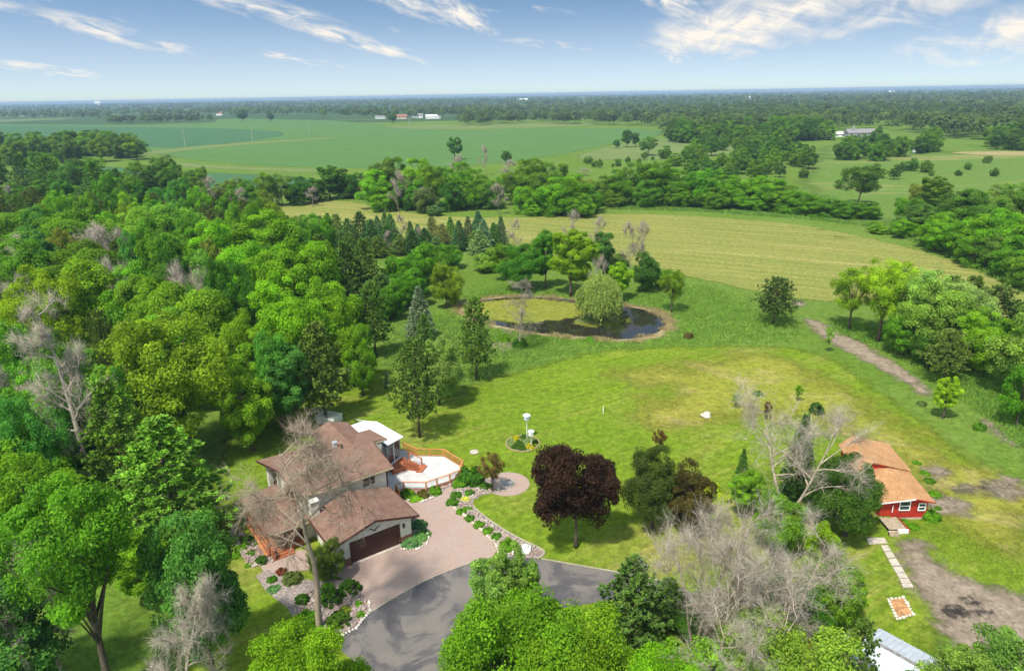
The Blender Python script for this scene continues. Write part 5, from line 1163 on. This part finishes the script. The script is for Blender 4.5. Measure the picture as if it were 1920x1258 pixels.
# evergreens and round trees in front of that row
for i, (p, x, by, ty, w, c, lb) in enumerate([
 ('pine2', 610, 560, 440, 62, PI, 'green pine left in the dark evergreen group'), ('pine2', 655, 575, 455, 66, (0.055, 0.115, 0.026), 'tallest pine in the dark evergreen group'), ('pine2', 690, 570, 448, 56, PI, 'pine on the pond side of the dark evergreen group'),
 ('pine1', 640, 600, 505, 60, PI, 'pine in front of the dark evergreen group'), ('pine2', 720, 590, 515, 60, (0.06, 0.125, 0.03), 'soft green pine above the wood edge'), ('round', 752, 560, 482, 60, G2, 'rounded green tree behind the blue spruce, left'), ('round', 785, 555, 462, 66, (0.07, 0.175, 0.014), 'rounded green tree behind the blue spruce, highest'),
 ('round', 812, 530, 455, 54, G2, 'rounded green tree behind the olive willow'), ('round', 842, 505, 458, 44, (0.06, 0.155, 0.014), 'rounded green tree above the olive willow'), ('round', 770, 575, 505, 60, (0.06, 0.16, 0.014), 'rounded green tree just above the blue spruce'), ('round', 735, 600, 530, 50, G2, 'green bush tree left of the blue spruce'),
 ('round', 905, 510, 478, 44, (0.12, 0.21, 0.04), 'pale flowering bush tree right of the round trees'), ('round', 930, 505, 466, 44, (0.12, 0.22, 0.03), 'yellow-green bush tree left of the dark pond trees'), ('pine1', 845, 555, 512, 26, PI, 'small pine beside the olive willow'),
]): tb('pine_tree' if 'pine' in p else 'round_tree', p, x, by, ty, w*1.25, c, lb, 'tree', 'trees between wood and pond')

# ------------------------------------------------------------------ the wood on the left
placed = [np.array(o.location[:2]) for o, h, w in TREES]
def canopy(x, ty, h, w, p, c): b = U(x, ty, h); placed.append(b[:2]); return (p, b, h, .86*w/ppm((b[0], b[1], h*.7)), c)
wood = [canopy(*a) for a in [
 (480, 398, 18, 150, 'maple1', G1), (410, 415, 18, 150, 'maple2', (0.10, 0.21, 0.012)), (560, 455, 17, 150, 'maple3', G1), (500, 480, 17, 160, 'maple2', G1), (610, 520, 15, 130, 'maple1', (0.085, 0.19, 0.012)), (560, 560, 15, 150, 'maple3', G1), (650, 560, 14, 110, 'maple2', G1), (668, 610, 11, 80, 'oak2', (0.075, 0.175, 0.012)),
 (440, 460, 17, 150, 'maple3', (0.095, 0.21, 0.012)), (380, 470, 17, 120, 'oak2', (0.09, 0.18, 0.04)), (540, 650, 12, 110, 'tall1', BG), (505, 620, 14, 110, 'maple1', (0.055, 0.15, 0.03)), 
 (300, 380, 17, 150, 'oak1', (0.10, 0.205, 0.03)), (240, 395, 17, 120, 'maple1', (0.095, 0.2, 0.025)), (345, 400, 17, 110, 'oak2', G2), (310, 440, 17, 130, 'maple3', (0.06, 0.15, 0.012)),
 (165, 485, 18, 170, 'maple2', (0.095, 0.195, 0.014)), (70, 505, 18, 150, 'oak1', (0.105, 0.18, 0.012)), (225, 500, 17, 130, 'maple1', (0.075, 0.19, 0.014)), (140, 462, 17, 150, 'maple3', (0.055, 0.125, 0.012)), (250, 520, 16, 90, 'tall1', (0.10, 0.2, 0.02)), (330, 545, 17, 170, 'maple3', (0.10, 0.185, 0.02)), (300, 580, 15, 150, 'maple1', (0.075, 0.185, 0.02)),
 (20, 450, 17, 120, 'maple1', G2), (100, 405, 17, 170, 'maple3', (0.06, 0.135, 0.012)), (30, 390, 16, 150, 'oak1', (0.08, 0.15, 0.012)), (190, 415, 16, 110, 'oak2', (0.07, 0.15, 0.014)), (20, 600, 17, 140, 'maple2', (0.07, 0.18, 0.02)), (90, 620, 16, 150, 'oak2', (0.08, 0.19, 0.03)), (60, 690, 15, 150, 'maple1', (0.06, 0.17, 0.02)), (260, 650, 15, 130, 'maple2', (0.055, 0.16, 0.025)),
 (20, 740, 15, 130, 'oak1', BG), (300, 690, 12, 70, 'tall1', BG), (110, 740, 12, 90, 'maple3', BG), (435, 590, 15, 120, 'oak1', (0.10, 0.18, 0.014)), (450, 680, 12, 120, 'oak2', (0.09, 0.175, 0.014)), (395, 540, 16, 120, 'maple2', (0.07, 0.175, 0.012)), (520, 520, 16, 140, 'maple1', (0.10, 0.215, 0.012)),
 (30, 850, 10, 90, 'maple3', G1)]]
deadw = [canopy(*a) for a in [(190, 412, 17, 110, 'bare1', W0), (235, 480, 16, 90, 'bare1', W0), (365, 490, 17, 100, 'bare1', W0), (40, 440, 15, 100, 'bare2', W0), (30, 690, 14, 130, 'bare1', W0), (210, 680, 13, 70, 'bare1', W0), (390, 330, 13, 40, 'baresmall', W0), (440, 355, 12, 50, 'baresmall', W0)]]
WOODPX = [(-260, 800), (-420, 700), (-330, 520), (-150, 430), (0, 412), (250, 406), (470, 428), (560, 455), (640, 500), (660, 590), (640, 660), (540, 730), (440, 770), (400, 800), (300, 800), (100, 820)]
P = scatter_poly(WOODPX, 2400, 11); r = random.Random(11); fill = []
for q in P:
    if all((q[0]-k[0])**2+(q[1]-k[1])**2 > 7.6**2 for k in placed):
        placed.append(q); far = q[1] > 165
        if r.random() < (.55 if far else .16): fill.append((r.choice(['pine1', 'pine2', 'pine3']), (q[0], q[1], 0), r.uniform(9, 14), r.uniform(5, 7), r.choice([PI, (0.08, 0.125, 0.03), (0.085, 0.115, 0.03)])))
        elif r.random() < .07: fill.append((r.choice(['bare1', 'baresmall']), (q[0], q[1], 0), r.uniform(12, 16), r.uniform(5, 7), W0))
        else: fill.append((r.choice(['airy', 'round', 'maple1', 'maple2', 'maple3', 'oak1', 'oak2', 'tall1']), (q[0], q[1], 0), r.uniform(11, 19), r.uniform(6.5, 10), r.choice([G1, G2, G2, G3, (0.08, 0.18, 0.02), (0.06, 0.145, 0.014), BG, (0.09, 0.17, 0.012), OL, (0.055, 0.115, 0.02), YG])))
def visible(q, h): x, y = proj((q[0], q[1], h)); return -130 < x < 2050 and y < 1330
for tl, nm in ((wood+fill, 'broadleaf_tree'), (deadw, 'dead_tree')):
    tl = [t for t in tl if visible(t[1], t[2])]
    tl.sort(key=lambda t: proj((t[1][0], t[1][1], t[2]))[1])
    rows = [tl[i:i+14] for i in range(0, len(tl), 14)]
    for ri, rw in enumerate(rows):
        rw.sort(key=lambda t: proj((t[1][0], t[1][1], t[2]))[0])
        for ci, (p, b, h, w, c) in enumerate(rw):
            con = 'pine' in p
            col = 'dark green' if sum(c) < .2 else 'yellow-green' if c[0]/c[1] > .58 else 'blue-green' if c[2] > .03 and c[0] < .07 else 'bright green' if sum(c) > .3 else 'mid green'
            dead = 'bare' in p
            if nm == 'dead_tree': lb = f'grey bare dead crown, {ordinal(ci+1)} from the left among dead trees in the wood'
            else: lb = f'{col} {"pine" if con else "leafy tree"}, {ordinal(ci+1)} from the left in the {ordinal(ri+1)} canopy row of the wood'
            if dead and nm != 'dead_tree': lb = f'grey bare tree, {ordinal(ci+1)} from the left in the {ordinal(ri+1)} canopy row of the wood'
            tree('pine_tree' if con else 'dead_tree' if dead else nm, p, b, h, w, c, lb, 'tree', 'trees of the left wood')

# ------------------------------------------------------------------ hedgerow behind the hay field, right-hand thicket, meadow trees
hedge = [(420, 385, 345, 34, 'hedge1', OL), (445, 385, 335, 36, 'hedge2', (0.09, 0.15, 0.03)), (470, 388, 338, 36, 'hedge1', G2), (500, 388, 325, 40, 'hedge2', (0.08, 0.15, 0.02)), (530, 386, 328, 40, 'oak1', (0.075, 0.14, 0.03)), (560, 384, 332, 40, 'hedge1', G3), (590, 378, 335, 42, 'hedge2', G3), (620, 374, 312, 44, 'tall1', (0.05, 0.11, 0.025)), (645, 372, 318, 46, 'hedge1', (0.045, 0.10, 0.025)), (670, 372, 325, 40, 'hedge2', G3),
 (700, 392, 318, 56, 'maple2', (0.10, 0.21, 0.014)), (722, 388, 300, 50, 'oak1', (0.075, 0.13, 0.03)), (745, 385, 296, 50, 'hedge1', (0.075, 0.14, 0.025)), (770, 395, 340, 44, 'hedge2', G2), (785, 385, 298, 54, 'hedge1', (0.095, 0.19, 0.014)), (812, 388, 310, 50, 'maple2', (0.08, 0.16, 0.015)), (798, 400, 352, 36, 'hedge2', (0.075, 0.13, 0.05)), (838, 385, 312, 50, 'oak1', (0.065, 0.14, 0.016)), (862, 388, 305, 52, 'hedge1', (0.075, 0.17, 0.014)), (850, 395, 340, 46, 'hedge2', G3), (890, 380, 318, 46, 'hedge1', (0.08, 0.16, 0.016)),
 (918, 392, 340, 44, 'hedge2', G2), (945, 370, 330, 40, 'tall1', (0.07, 0.15, 0.02)), (965, 385, 318, 48, 'oak1', (0.08, 0.155, 0.02)), (990, 385, 300, 52, 'hedge1', (0.075, 0.15, 0.02)), (1015, 388, 298, 54, 'maple2', (0.07, 0.145, 0.022)), (985, 400, 350, 40, 'hedge2', G1), (1045, 402, 332, 70, 'hedge1', (0.075, 0.18, 0.012)), (1072, 402, 328, 66, 'hedge2', (0.085, 0.19, 0.012)), (1103, 398, 350, 48, 'hedge1', G2), (1035, 385, 305, 50, 'hedge2', (0.08, 0.15, 0.025)), (1090, 380, 335, 46, 'oak1', OL),
 (1135, 385, 330, 44, 'hedge1', (0.075, 0.14, 0.02)), (1165, 384, 318, 56, 'maple2', (0.07, 0.155, 0.014)), (1195, 385, 305, 58, 'hedge2', (0.06, 0.13, 0.018)), (1225, 385, 302, 58, 'oak1', (0.07, 0.15, 0.016)), (1255, 384, 318, 56, 'hedge1', (0.065, 0.15, 0.014)), (1288, 386, 322, 58, 'maple2', (0.06, 0.145, 0.014)), (1322, 388, 318, 62, 'hedge2', (0.065, 0.16, 0.014)), (1355, 388, 328, 60, 'hedge1', (0.075, 0.18, 0.014)), (1395, 390, 335, 62, 'maple2', (0.08, 0.185, 0.014)), (1430, 392, 332, 60, 'hedge2', (0.075, 0.175, 0.014)), (1462, 396, 348, 54, 'hedge1', (0.075, 0.17, 0.014)), (1492, 400, 358, 50, 'hedge2', (0.07, 0.165, 0.014)), (1520, 404, 368, 46, 'hedge1', G2), (1550, 406, 372, 46, 'hedge2', (0.065, 0.155, 0.014)), (1582, 408, 378, 46, 'hedge1', G2), (1612, 410, 380, 44, 'hedge2', (0.065, 0.155, 0.014)), (1632, 410, 388, 28, 'hedge1', G2)]
hedge += [(x+17, by+5, ty+34, w*.7, 'hedge1', c) for x, by, ty, w, p, c in hedge[10:46:2]]
hedge.sort()
for i, (x, by, ty, w, p, c) in enumerate(hedge):
    tb('hedgerow_tree', p, x, by, ty, w*1.25, c, f'{ordinal(i+1)} leafy tree from the left in the hedgerow behind the hay field', 'tree', 'hedgerow behind the hay field')
for i, (x, by, ty, w, p) in enumerate([(748, 398, 335, 34, 'baresmall'), (760, 395, 318, 40, 'baresmall'), (797, 398, 352, 34, 'baresmall'), (935, 402, 342, 40, 'baresmall'), (955, 345, 300, 40, 'baresmall'), (855, 345, 290, 40, 'baresmall'), (912, 330, 272, 26, 'baresmall'), (1100, 330, 315, 40, 'baresmall'), (450, 395, 352, 34, 'baresmall'), (585, 388, 350, 30, 'baresmall')]):
    tb('dead_tree', p, x, by, ty, w, W0, f'brownish bare dead tree in the hedgerow, {ordinal([0,1,3,6,7,4,5,8,9,2].index(i)+1)} dead one from the left', 'tree', 'hedgerow behind the hay field')
right = [(1705, 420, 372, 46, 'hedge2', G2), (1722, 432, 384, 52, 'hedge1', (0.06, 0.13, 0.03)), (1742, 404, 332, 42, 'tall1', (0.065, 0.125, 0.02)), (1725, 395, 345, 36, 'hedge2', OL), (1765, 462, 400, 60, 'hedge1', (0.085, 0.185, 0.014)), (1750, 470, 415, 50, 'hedge2', G1), (1790, 440, 362, 70, 'hedge1', (0.05, 0.115, 0.022)), (1825, 445, 356, 74, 'maple2', (0.055, 0.125, 0.022)), (1805, 480, 410, 64, 'hedge2', (0.08, 0.18, 0.014)), (1840, 490, 405, 74, 'hedge1', (0.095, 0.21, 0.014)), (1870, 440, 350, 60, 'oak1', (0.09, 0.155, 0.035)), (1900, 445, 345, 66, 'hedge2', (0.085, 0.155, 0.03)), (1880, 495, 395, 80, 'maple2', (0.085, 0.195, 0.014)), (1920, 505, 390, 80, 'hedge1', (0.075, 0.175, 0.014)), (1862, 505, 440, 56, 'hedge2', (0.07, 0.14, 0.03)), (1900, 520, 445, 66, 'hedge1', G2), (1820, 498, 445, 46, 'hedge2', G2), (1930, 540, 470, 60, 'hedge1', (0.075, 0.17, 0.02)), (1690, 445, 412, 40, 'hedge2', G1), (1650, 438, 420, 30, 'hedge1', (0.1, 0.2, 0.02)), (1640, 432, 415, 24, 'hedge2', G1)]
right.sort()
for i, (x, by, ty, w, p, c) in enumerate(right):
    tb('thicket_tree', p, x, by, ty, w*1.2, c, f'{ordinal(i+1)} leafy tree from the left in the thicket right of the hay field', 'tree', 'thicket right of the hay field')
tb('dead_tree', 'baresmall', 1868, 500, 428, 44, W0, 'grey dead crown within the thicket right of the hay field', 'tree', 'thicket right of the hay field')
for a in [('oak_tree', 'oak1', 1608, 385, 308, 74, (0.05, 0.11, 0.022), 'lone dark round oak in the meadow beyond the hay field'),
 ('poplar_tree', 'column', 853, 300, 257, 27, (0.055, 0.12, 0.03), 'dark upright tree standing behind the hedgerow'),
 ('maple_tree', 'dense', 950, 306, 283, 20, (0.045, 0.11, 0.025), 'small dark round tree right of the upright one behind the hedgerow'),
 ('maple_tree', 'dense', 174, 285, 244, 42, (0.055, 0.10, 0.03), 'lone dark dome-shaped tree at the edge of the crop field'),
 ('maple_tree', 'oak1', 1216, 292, 257, 36, (0.055, 0.12, 0.03), 'spreading tree at the right end of the crop field'),
 ('maple_tree', 'tall1', 1175, 277, 244, 20, (0.05, 0.11, 0.035), 'upright tree pair at the crop field corner, left one'),
 ('maple_tree', 'tall1', 1192, 276, 249, 16, (0.05, 0.11, 0.035), 'upright tree pair at the crop field corner, right one'),
 ('maple_tree', 'dense', 1155, 278, 262, 15, (0.05, 0.11, 0.035), 'small round tree left of the upright pair'),
 ('maple_tree', 'dense', 455, 228, 206, 18, (0.05, 0.10, 0.04), 'lone tree in the far crop field, left of two'),
 ('maple_tree', 'dense', 507, 228, 211, 13, (0.05, 0.10, 0.04), 'lone tree in the far crop field, right of two'),
 ('maple_tree', 'dense', 736, 231, 210, 16, (0.06, 0.12, 0.04), 'tree beside the far farm buildings')]:
    tb(*a)
def px_scatter(poly, n, seed, ysq=True):
    P = np.array(poly, float); r = rng(seed); lo, hi = P.min(0), P.max(0); out = np.empty((0, 2))
    while len(out) < n:
        q = r.uniform(lo, hi, (n*4, 2)); out = np.concatenate([out, q[poly_sd(q, P) > 0]])
    return out[:n]
regions = [('meadow thicket beyond the hedgerow', [(1230, 300), (1300, 262), (1420, 262), (1520, 300), (1560, 330), (1440, 345), (1300, 330)], 78, (16, 34), 'bushy tree in the meadow beyond the hedgerow'),
 ('bushes left of the crop field', [(-60, 312), (-60, 290), (60, 288), (160, 285), (250, 292), (262, 300), (150, 308)], 26, (28, 44), 'dense bush clump left of the crop field'),
 ('trees behind the left wood', [(-80, 405), (-80, 340), (0, 345), (120, 345), (330, 350), (400, 375), (350, 400), (100, 398)], 40, (36, 56), 'leafy tree at the back edge of the left wood'),
 ('trees around the distant house', [(1560, 300), (1640, 285), (1760, 282), (1700, 296), (1640, 305)], 24, (22, 34), 'tree below the distant grey house'),
 ('trees at the far pasture', [(1830, 275), (1990, 265), (1990, 285), (1870, 284)], 16, (20, 34), 'tree behind the dry paddock'),
 ('pasture bushes', [(1560, 335), (1690, 320), (1760, 300), (1880, 300), (1880, 340), (1780, 330), (1700, 345)], 12, (7, 20), 'bush dotted about the pasture'),
 ('field edge bushes', [(1160, 300), (1060, 310), (1100, 320), (1240, 310), (1230, 296)], 16, (6, 13), 'small bush on the slope by the crop field'),
 ('trees along the far field edge', [(1240, 262), (1320, 255), (1440, 252), (1560, 262), (1500, 268), (1300, 272)], 60, (24, 38), 'tree in the belt right of the crop field')]
for gi, (g, poly, n, (w0, w1), lb) in enumerate(regions):
    r = random.Random(50+gi); pts = px_scatter(poly, n, 90+gi); pts = pts[np.argsort(pts[:, 0])]
    for i, (x, y) in enumerate(pts):
        b = U(x, y); w = r.uniform(w0, w1)/ppm(b); p = r.choice(['hedge1', 'hedge2', 'hedge1', 'oak2'] if gi != 2 else ['pine2', 'oak1', 'hedge2', 'pine1', 'hedge1'])
        h = w*r.uniform(.75, 1.15) if p in ('round', 'dense', 'hedge1', 'hedge2') else w*r.uniform(1.1, 1.4)
        c = r.choice([(0.055, 0.12, 0.022), (0.065, 0.14, 0.02), (0.08, 0.155, 0.022), (0.045, 0.10, 0.025)])
        tree('field_tree', p, b, min(h, 19), w, c, f'{lb}, {ordinal(i+1)} from the left of {n}', 'tree', g)

# ------------------------------------------------------------------ far woodland: uncountable, one mass
def far_wood(name, patches, seed, label):
    r = rng(seed); Vs, Ts = [], []
    for poly, n, nl, h0, h1, ls in patches:
        pts = px_scatter(poly, n, seed+len(Vs))
        G = np.array([U(x, y) for x, y in pts]); h = r.uniform(h0, h1, n); w = h*r.uniform(.36, .52, n); tn = r.random(n)
        k = np.repeat(np.arange(n), nl); m_ = len(k); d = rand_dir(r, m_); d[:, 2] = np.where(d[:, 2] < -.3, -d[:, 2], d[:, 2])
        lob = 1+.28*np.sin(d[:, 0]*5+tn[k]*20)*np.sin(d[:, 1]*5+tn[k]*9)
        rad = (r.random((m_, 1))**.25)*lob[:, None]
        Pp = G[k]+np.stack([d[:, 0]*w[k], d[:, 1]*w[k], h[k]*.52+d[:, 2]*h[k]*.48], 1)*np.where(np.arange(3) < 2, rad, 1)
        Nn = unit(d+rand_dir(r, m_)*.5+[0, 0, .3]); s = h[k]*ls*r.uniform(.6, 1.3, m_)
        Vs.append(rhombi(r, Pp, Nn, s, s*.75)); Ts.append(np.repeat(np.clip(tn[k]*.75+r.random(m_)*.25, 0, 1), 4))
    V = np.concatenate(Vs); o = mobj(name, mesh_np(name, V, quads(len(V)//4), LEAF, {'tone': np.concatenate(Ts)}), None, (0.098, 0.152, 0.045)); return tag(o, label, kind='stuff')
far_wood('far_woodland', [
 ([(205, 234), (205, 228), (300, 225), (395, 226), (396, 230)], 90, 130, 10, 15, .10),
 ([(-120, 224), (-120, 221), (205, 221), (205, 224)], 90, 90, 10, 16, .10),
 ([(600, 222), (600, 217), (900, 214), (1000, 219), (960, 227), (760, 223)], 150, 100, 12, 18, .10)], 201, 'dark distant woods around the crop fields')
far_wood('far_woodland', [
 ([(860, 238), (1000, 232), (1240, 238), (1245, 232), (1240, 222), (1000, 220), (860, 228)], 240, 120, 11, 17, .095),
 ([(1240, 256), (1240, 225), (1400, 215), (1550, 212), (1560, 245), (1460, 256), (1330, 262)], 420, 120, 12, 19, .09),
 ([(1540, 248), (1550, 212), (1750, 208), (2050, 206), (2060, 250), (1900, 268), (1800, 262), (1680, 246)], 400, 130, 12, 19, .09)], 211, 'broad green woods beyond the meadow, far right')
far_wood('far_woodland', [
 ([(-150, 221), (-150, 203), (600, 200), (600, 217)], 1100, 30, 10, 17, .17),
 ([(600, 214), (600, 198), (1300, 194), (1300, 216)], 800, 30, 10, 17, .17),
 ([(1300, 216), (1300, 190), (2100, 180), (2100, 206)], 760, 40, 10, 18, .15)], 221, 'hazy belts of woods towards the horizon')
far_wood('far_woodland', [
 ([(-200, 206), (-200, 200), (1000, 179.3), (1000, 196)], 3200, 9, 12, 20, .30),
 ([(1000, 198), (1000, 179.3), (2200, 158.8), (2200, 186)], 3200, 9, 12, 20, .30)], 231, 'faint blue woods along the horizon')

# ------------------------------------------------------------------ distant buildings and poles
def far_house(px, py, wpx, hpx, wall, roof, label, rz=0.0, wings=1, name='farm_building', wall_col='white'):
    b = U(px, py); k = ppm(b); L_, h = wpx/k, hpx/k; o = empty(name, tuple(b), rz); tag(o, label, 'building'); D_ = min(L_*.5, 12); eh = h*.55
    part('wall', MB().box(-L_/2, L_/2, 0, D_, 0, eh), wall, o)
    part('roof', MB().prism([(-L_/2-.4, -.5, eh), (-L_/2-.4, D_/2, h), (-L_/2-.4, D_+.5, eh)], (L_+.8, 0, 0)), roof, o)
    for i in range(max(2, int(L_/5))):
        n = max(2, int(L_/5)); x = -L_/2+L_*(i+.5)/n; part('window', MB().box(x-.7, x+.7, -.06, -.004, eh*.35, eh*.8), GLASS, o)
    return o
GREYR = plain('grey_roof', (0.20, 0.19, 0.19), .8); REDR = plain('red_roof', (0.26, 0.11, 0.075), .8); GREYW = plain('grey_siding', (0.30, 0.30, 0.31), .8); TANW = plain('tan_siding', (0.5, 0.42, 0.32), .8)
far_house(1580, 257, 46, 8, WHITE, plain('pale_roof', (0.5, 0.48, 0.46), .7), 'long white low house in the distance, left part of the pair', .05)
o = far_house(1616, 258, 44, 13, GREYW, GREYR, 'grey house with chimney beside the long white one', -.1); MB().box(-8, -6.6, 2, 3.4, 4, 10).build('chimney', GREYW, o)
far_house(713, 223, 18, 5, WHITE, GREYR, 'small pale farm building, leftmost of the far farmstead'); far_house(752, 224, 20, 8, TANW, REDR, 'farm building with reddish roof in the far farmstead'); far_house(782, 222, 20, 8, WHITE, GREYR, 'farm building with grey roof in the far farmstead'); far_house(812, 223, 26, 7, WHITE, plain('white_metal_roof', (0.7, 0.7, 0.7), .5), 'long white farm shed, rightmost of the far farmstead')
far_house(411, 217, 10, 6, WHITE, REDR, 'tiny red-roofed house at the far wood edge'); far_house(981, 192, 16, 6, WHITE, WHITE, 'white distant building on the horizon woods, near the middle'); far_house(183, 198, 9, 6, WHITE, WHITE, 'white distant building on the horizon at the far left')
far_house(1395, 186, 24, 4, WHITE, WHITE, 'pale distant houses left of the bright clearing'); far_house(1440, 186, 26, 4, WHITE, GREYR, 'pale distant houses right in the bright clearing'); far_house(1672, 176, 10, 4, WHITE, WHITE, 'white speck of a building on the far right horizon')
far_house(1805, 240, 14, 8, WHITE, WHITE, 'white house among trees at the far right'); far_house(1842, 244, 16, 9, TANW, GREYR, 'tan house among trees at the far right')
# open-fronted field shelter
b = U(1732, 286); k = ppm(b); L_ = 28/k; o = empty('field_shelter', tuple(b), .03); tag(o, 'white open-fronted field shelter at the edge of the pasture', 'shelter')
part('roof', MB().prism([(-L_/2, -3, 3.4), (L_/2, -3, 3.4), (L_/2, 3, 2.8), (-L_/2, 3, 2.8)], (0, 0, .2)), WHITE, o); part('back_wall', MB().box(-L_/2, L_/2, 2.8, 3, 0, 2.8), DARK, o)
part('side_wall', MB().prism([(-L_/2, -3, 0), (-L_/2, 3, 0), (-L_/2, 3, 2.8), (-L_/2, -3, 3.4)], (.3, 0, 0)), WHITE, o); part('side_wall', MB().prism([(L_/2, -3, 0), (L_/2, 3, 0), (L_/2, 3, 2.8), (L_/2, -3, 3.4)], (-.3, 0, 0)), DARK, o)
POLEM = plain('pole_wood', (0.36, 0.33, 0.28), .9, .1)
for i, (x, by, ty) in enumerate([(348, 276, 244), (474, 265, 236), (580, 258, 230), (768, 243, 222), (913, 234, 212), (970, 229, 206), (1033, 226, 203)]):
    b = U(x, by); h = height_of(b, ty); o = empty('utility_pole', tuple(b)); tag(o, f'thin utility pole across the crop field, {ordinal(i+1)} from the left', 'pole', 'utility poles over the crop field')
    part('mast', MB().tube([(0, 0, 0), (0, 0, h)], [.28, .2], 6), POLEM, o); part('crossarm', MB().bar((-1.6, 0, h*.94), (1.6, 0, h*.94), .2, .25), POLEM, o)

# ------------------------------------------------------------------ grasses (stuff)
def tufts(name, pts, n_b, h0, h1, tint, seed, label, spread=.25, wid=.04, lean=.45):
    r = rng(seed); n = len(pts); k = np.repeat(np.arange(n), n_b); m_ = len(k); hs = r.uniform(h0, h1, n)
    Pp = np.column_stack([pts[k]+r.normal(0, spread, (m_, 2)), np.full(m_, .02)]); D = unit(r.normal(0, lean, (m_, 3))*[1, 1, .2]+[0, 0, 1.])
    V = blades(r, Pp, D, hs[k]*r.uniform(.6, 1.2, m_), np.full(m_, wid)*r.uniform(.7, 1.4, m_)); tn = r.random(n)
    o = mobj(name, mesh_np(name, V, quads(m_), GRASSM, {'tone': np.repeat(np.clip(tn[k]*.6+r.random(m_)*.4, 0, 1), 4)}), None, tint); return tag(o, label, kind='stuff')
meadow_px = [(700, 690), (720, 620), (760, 600), (850, 580), (880, 545), (960, 530), (1060, 545), (1180, 560), (1230, 540), (1300, 530), (1380, 550), (1440, 570), (1500, 590), (1500, 640), (1420, 650), (1320, 648), (1250, 655), (1120, 665), (1010, 690), (950, 700), (880, 720), (830, 700)]
mp_ = scatter_poly(meadow_px, 9000, 301, 8); mp_ = mp_[poly_sd(mp_, np.array([(p-_pc)*1.14+_pc for p in POND])) < 0]
tufts('tall_grass', mp_, 9, .25, .6, (0.20, 0.34, 0.055), 302, 'tall bright grass growing around the pond', .4, .05)
tr_px = [(1545, 620), (1570, 590), (1900, 700), (1990, 800), (1960, 900), (1860, 800), (1760, 720), (1660, 660)]
tufts('tall_grass', scatter_poly(tr_px, 3500, 303, 6), 9, .25, .6, (0.18, 0.32, 0.05), 304, 'tall green grass under the roadside grove', .4, .05)
tufts('rough_grass', scatter_poly([(1680, 985), (1760, 970), (1850, 1000), (1990, 1060), (1990, 1130), (1850, 1090), (1760, 1040), (1700, 1010)], 800, 305, 9), 7, .06, .16, (0.24, 0.32, 0.04), 306, 'rough bright grass between red shed and dirt yard', .35, .04)
r = rng(307); ang = r.integers(0, len(POND), 5200); kk = r.uniform(1.0, 1.10, (5200, 1)); rp = (POND[ang]+r.normal(0, .6, (5200, 2))-_pc)*kk+_pc
keep = (np.sin(rp[:, 0]*.9)+np.sin(rp[:, 1]*1.3+rp[:, 0]*.4)+r.normal(0, .6, 5200)) > np.where(rp[:, 1] < _pc[1]-3, .7, -.2)
rp = rp[keep]
tufts('reeds', rp, 7, .2, .55, (0.42, 0.345, 0.19), 308, 'dry tan reeds and cattails ringing the pond', .3, .035, .3)
hb = scatter_poly([(1130, 392), (1300, 396), (1500, 410), (1640, 425), (1760, 470), (1920, 545), (1990, 590), (1990, 560), (1800, 480), (1680, 435), (1560, 412), (1400, 398), (1200, 388)], 3500, 309)
tufts('tall_grass', hb, 7, .4, 1.0, (0.18, 0.31, 0.055), 310, 'rank green grass strip beyond the hay field', .7, .12)
# ------------------------------------------------------------------ summer haze
hz = bpy.data.materials.new('haze'); hz.use_nodes = True; hn = hz.node_tree; hn.nodes.clear()
ho = hn.nodes.new('ShaderNodeOutputMaterial'); pv = hn.nodes.new('ShaderNodeVolumePrincipled')
pv.inputs['Color'].default_value = (0.42, 0.58, 0.80, 1); pv.inputs['Density'].default_value = 0.000135; pv.inputs['Anisotropy'].default_value = 0.0
hn.links.new(pv.outputs[0], ho.inputs['Volume'])
o = MB().box(-17500, 17500, -17500, 17500, -1.5, 46).build('haze', hz); tag(o, 'thin blue summer haze over the far land', kind='stuff')
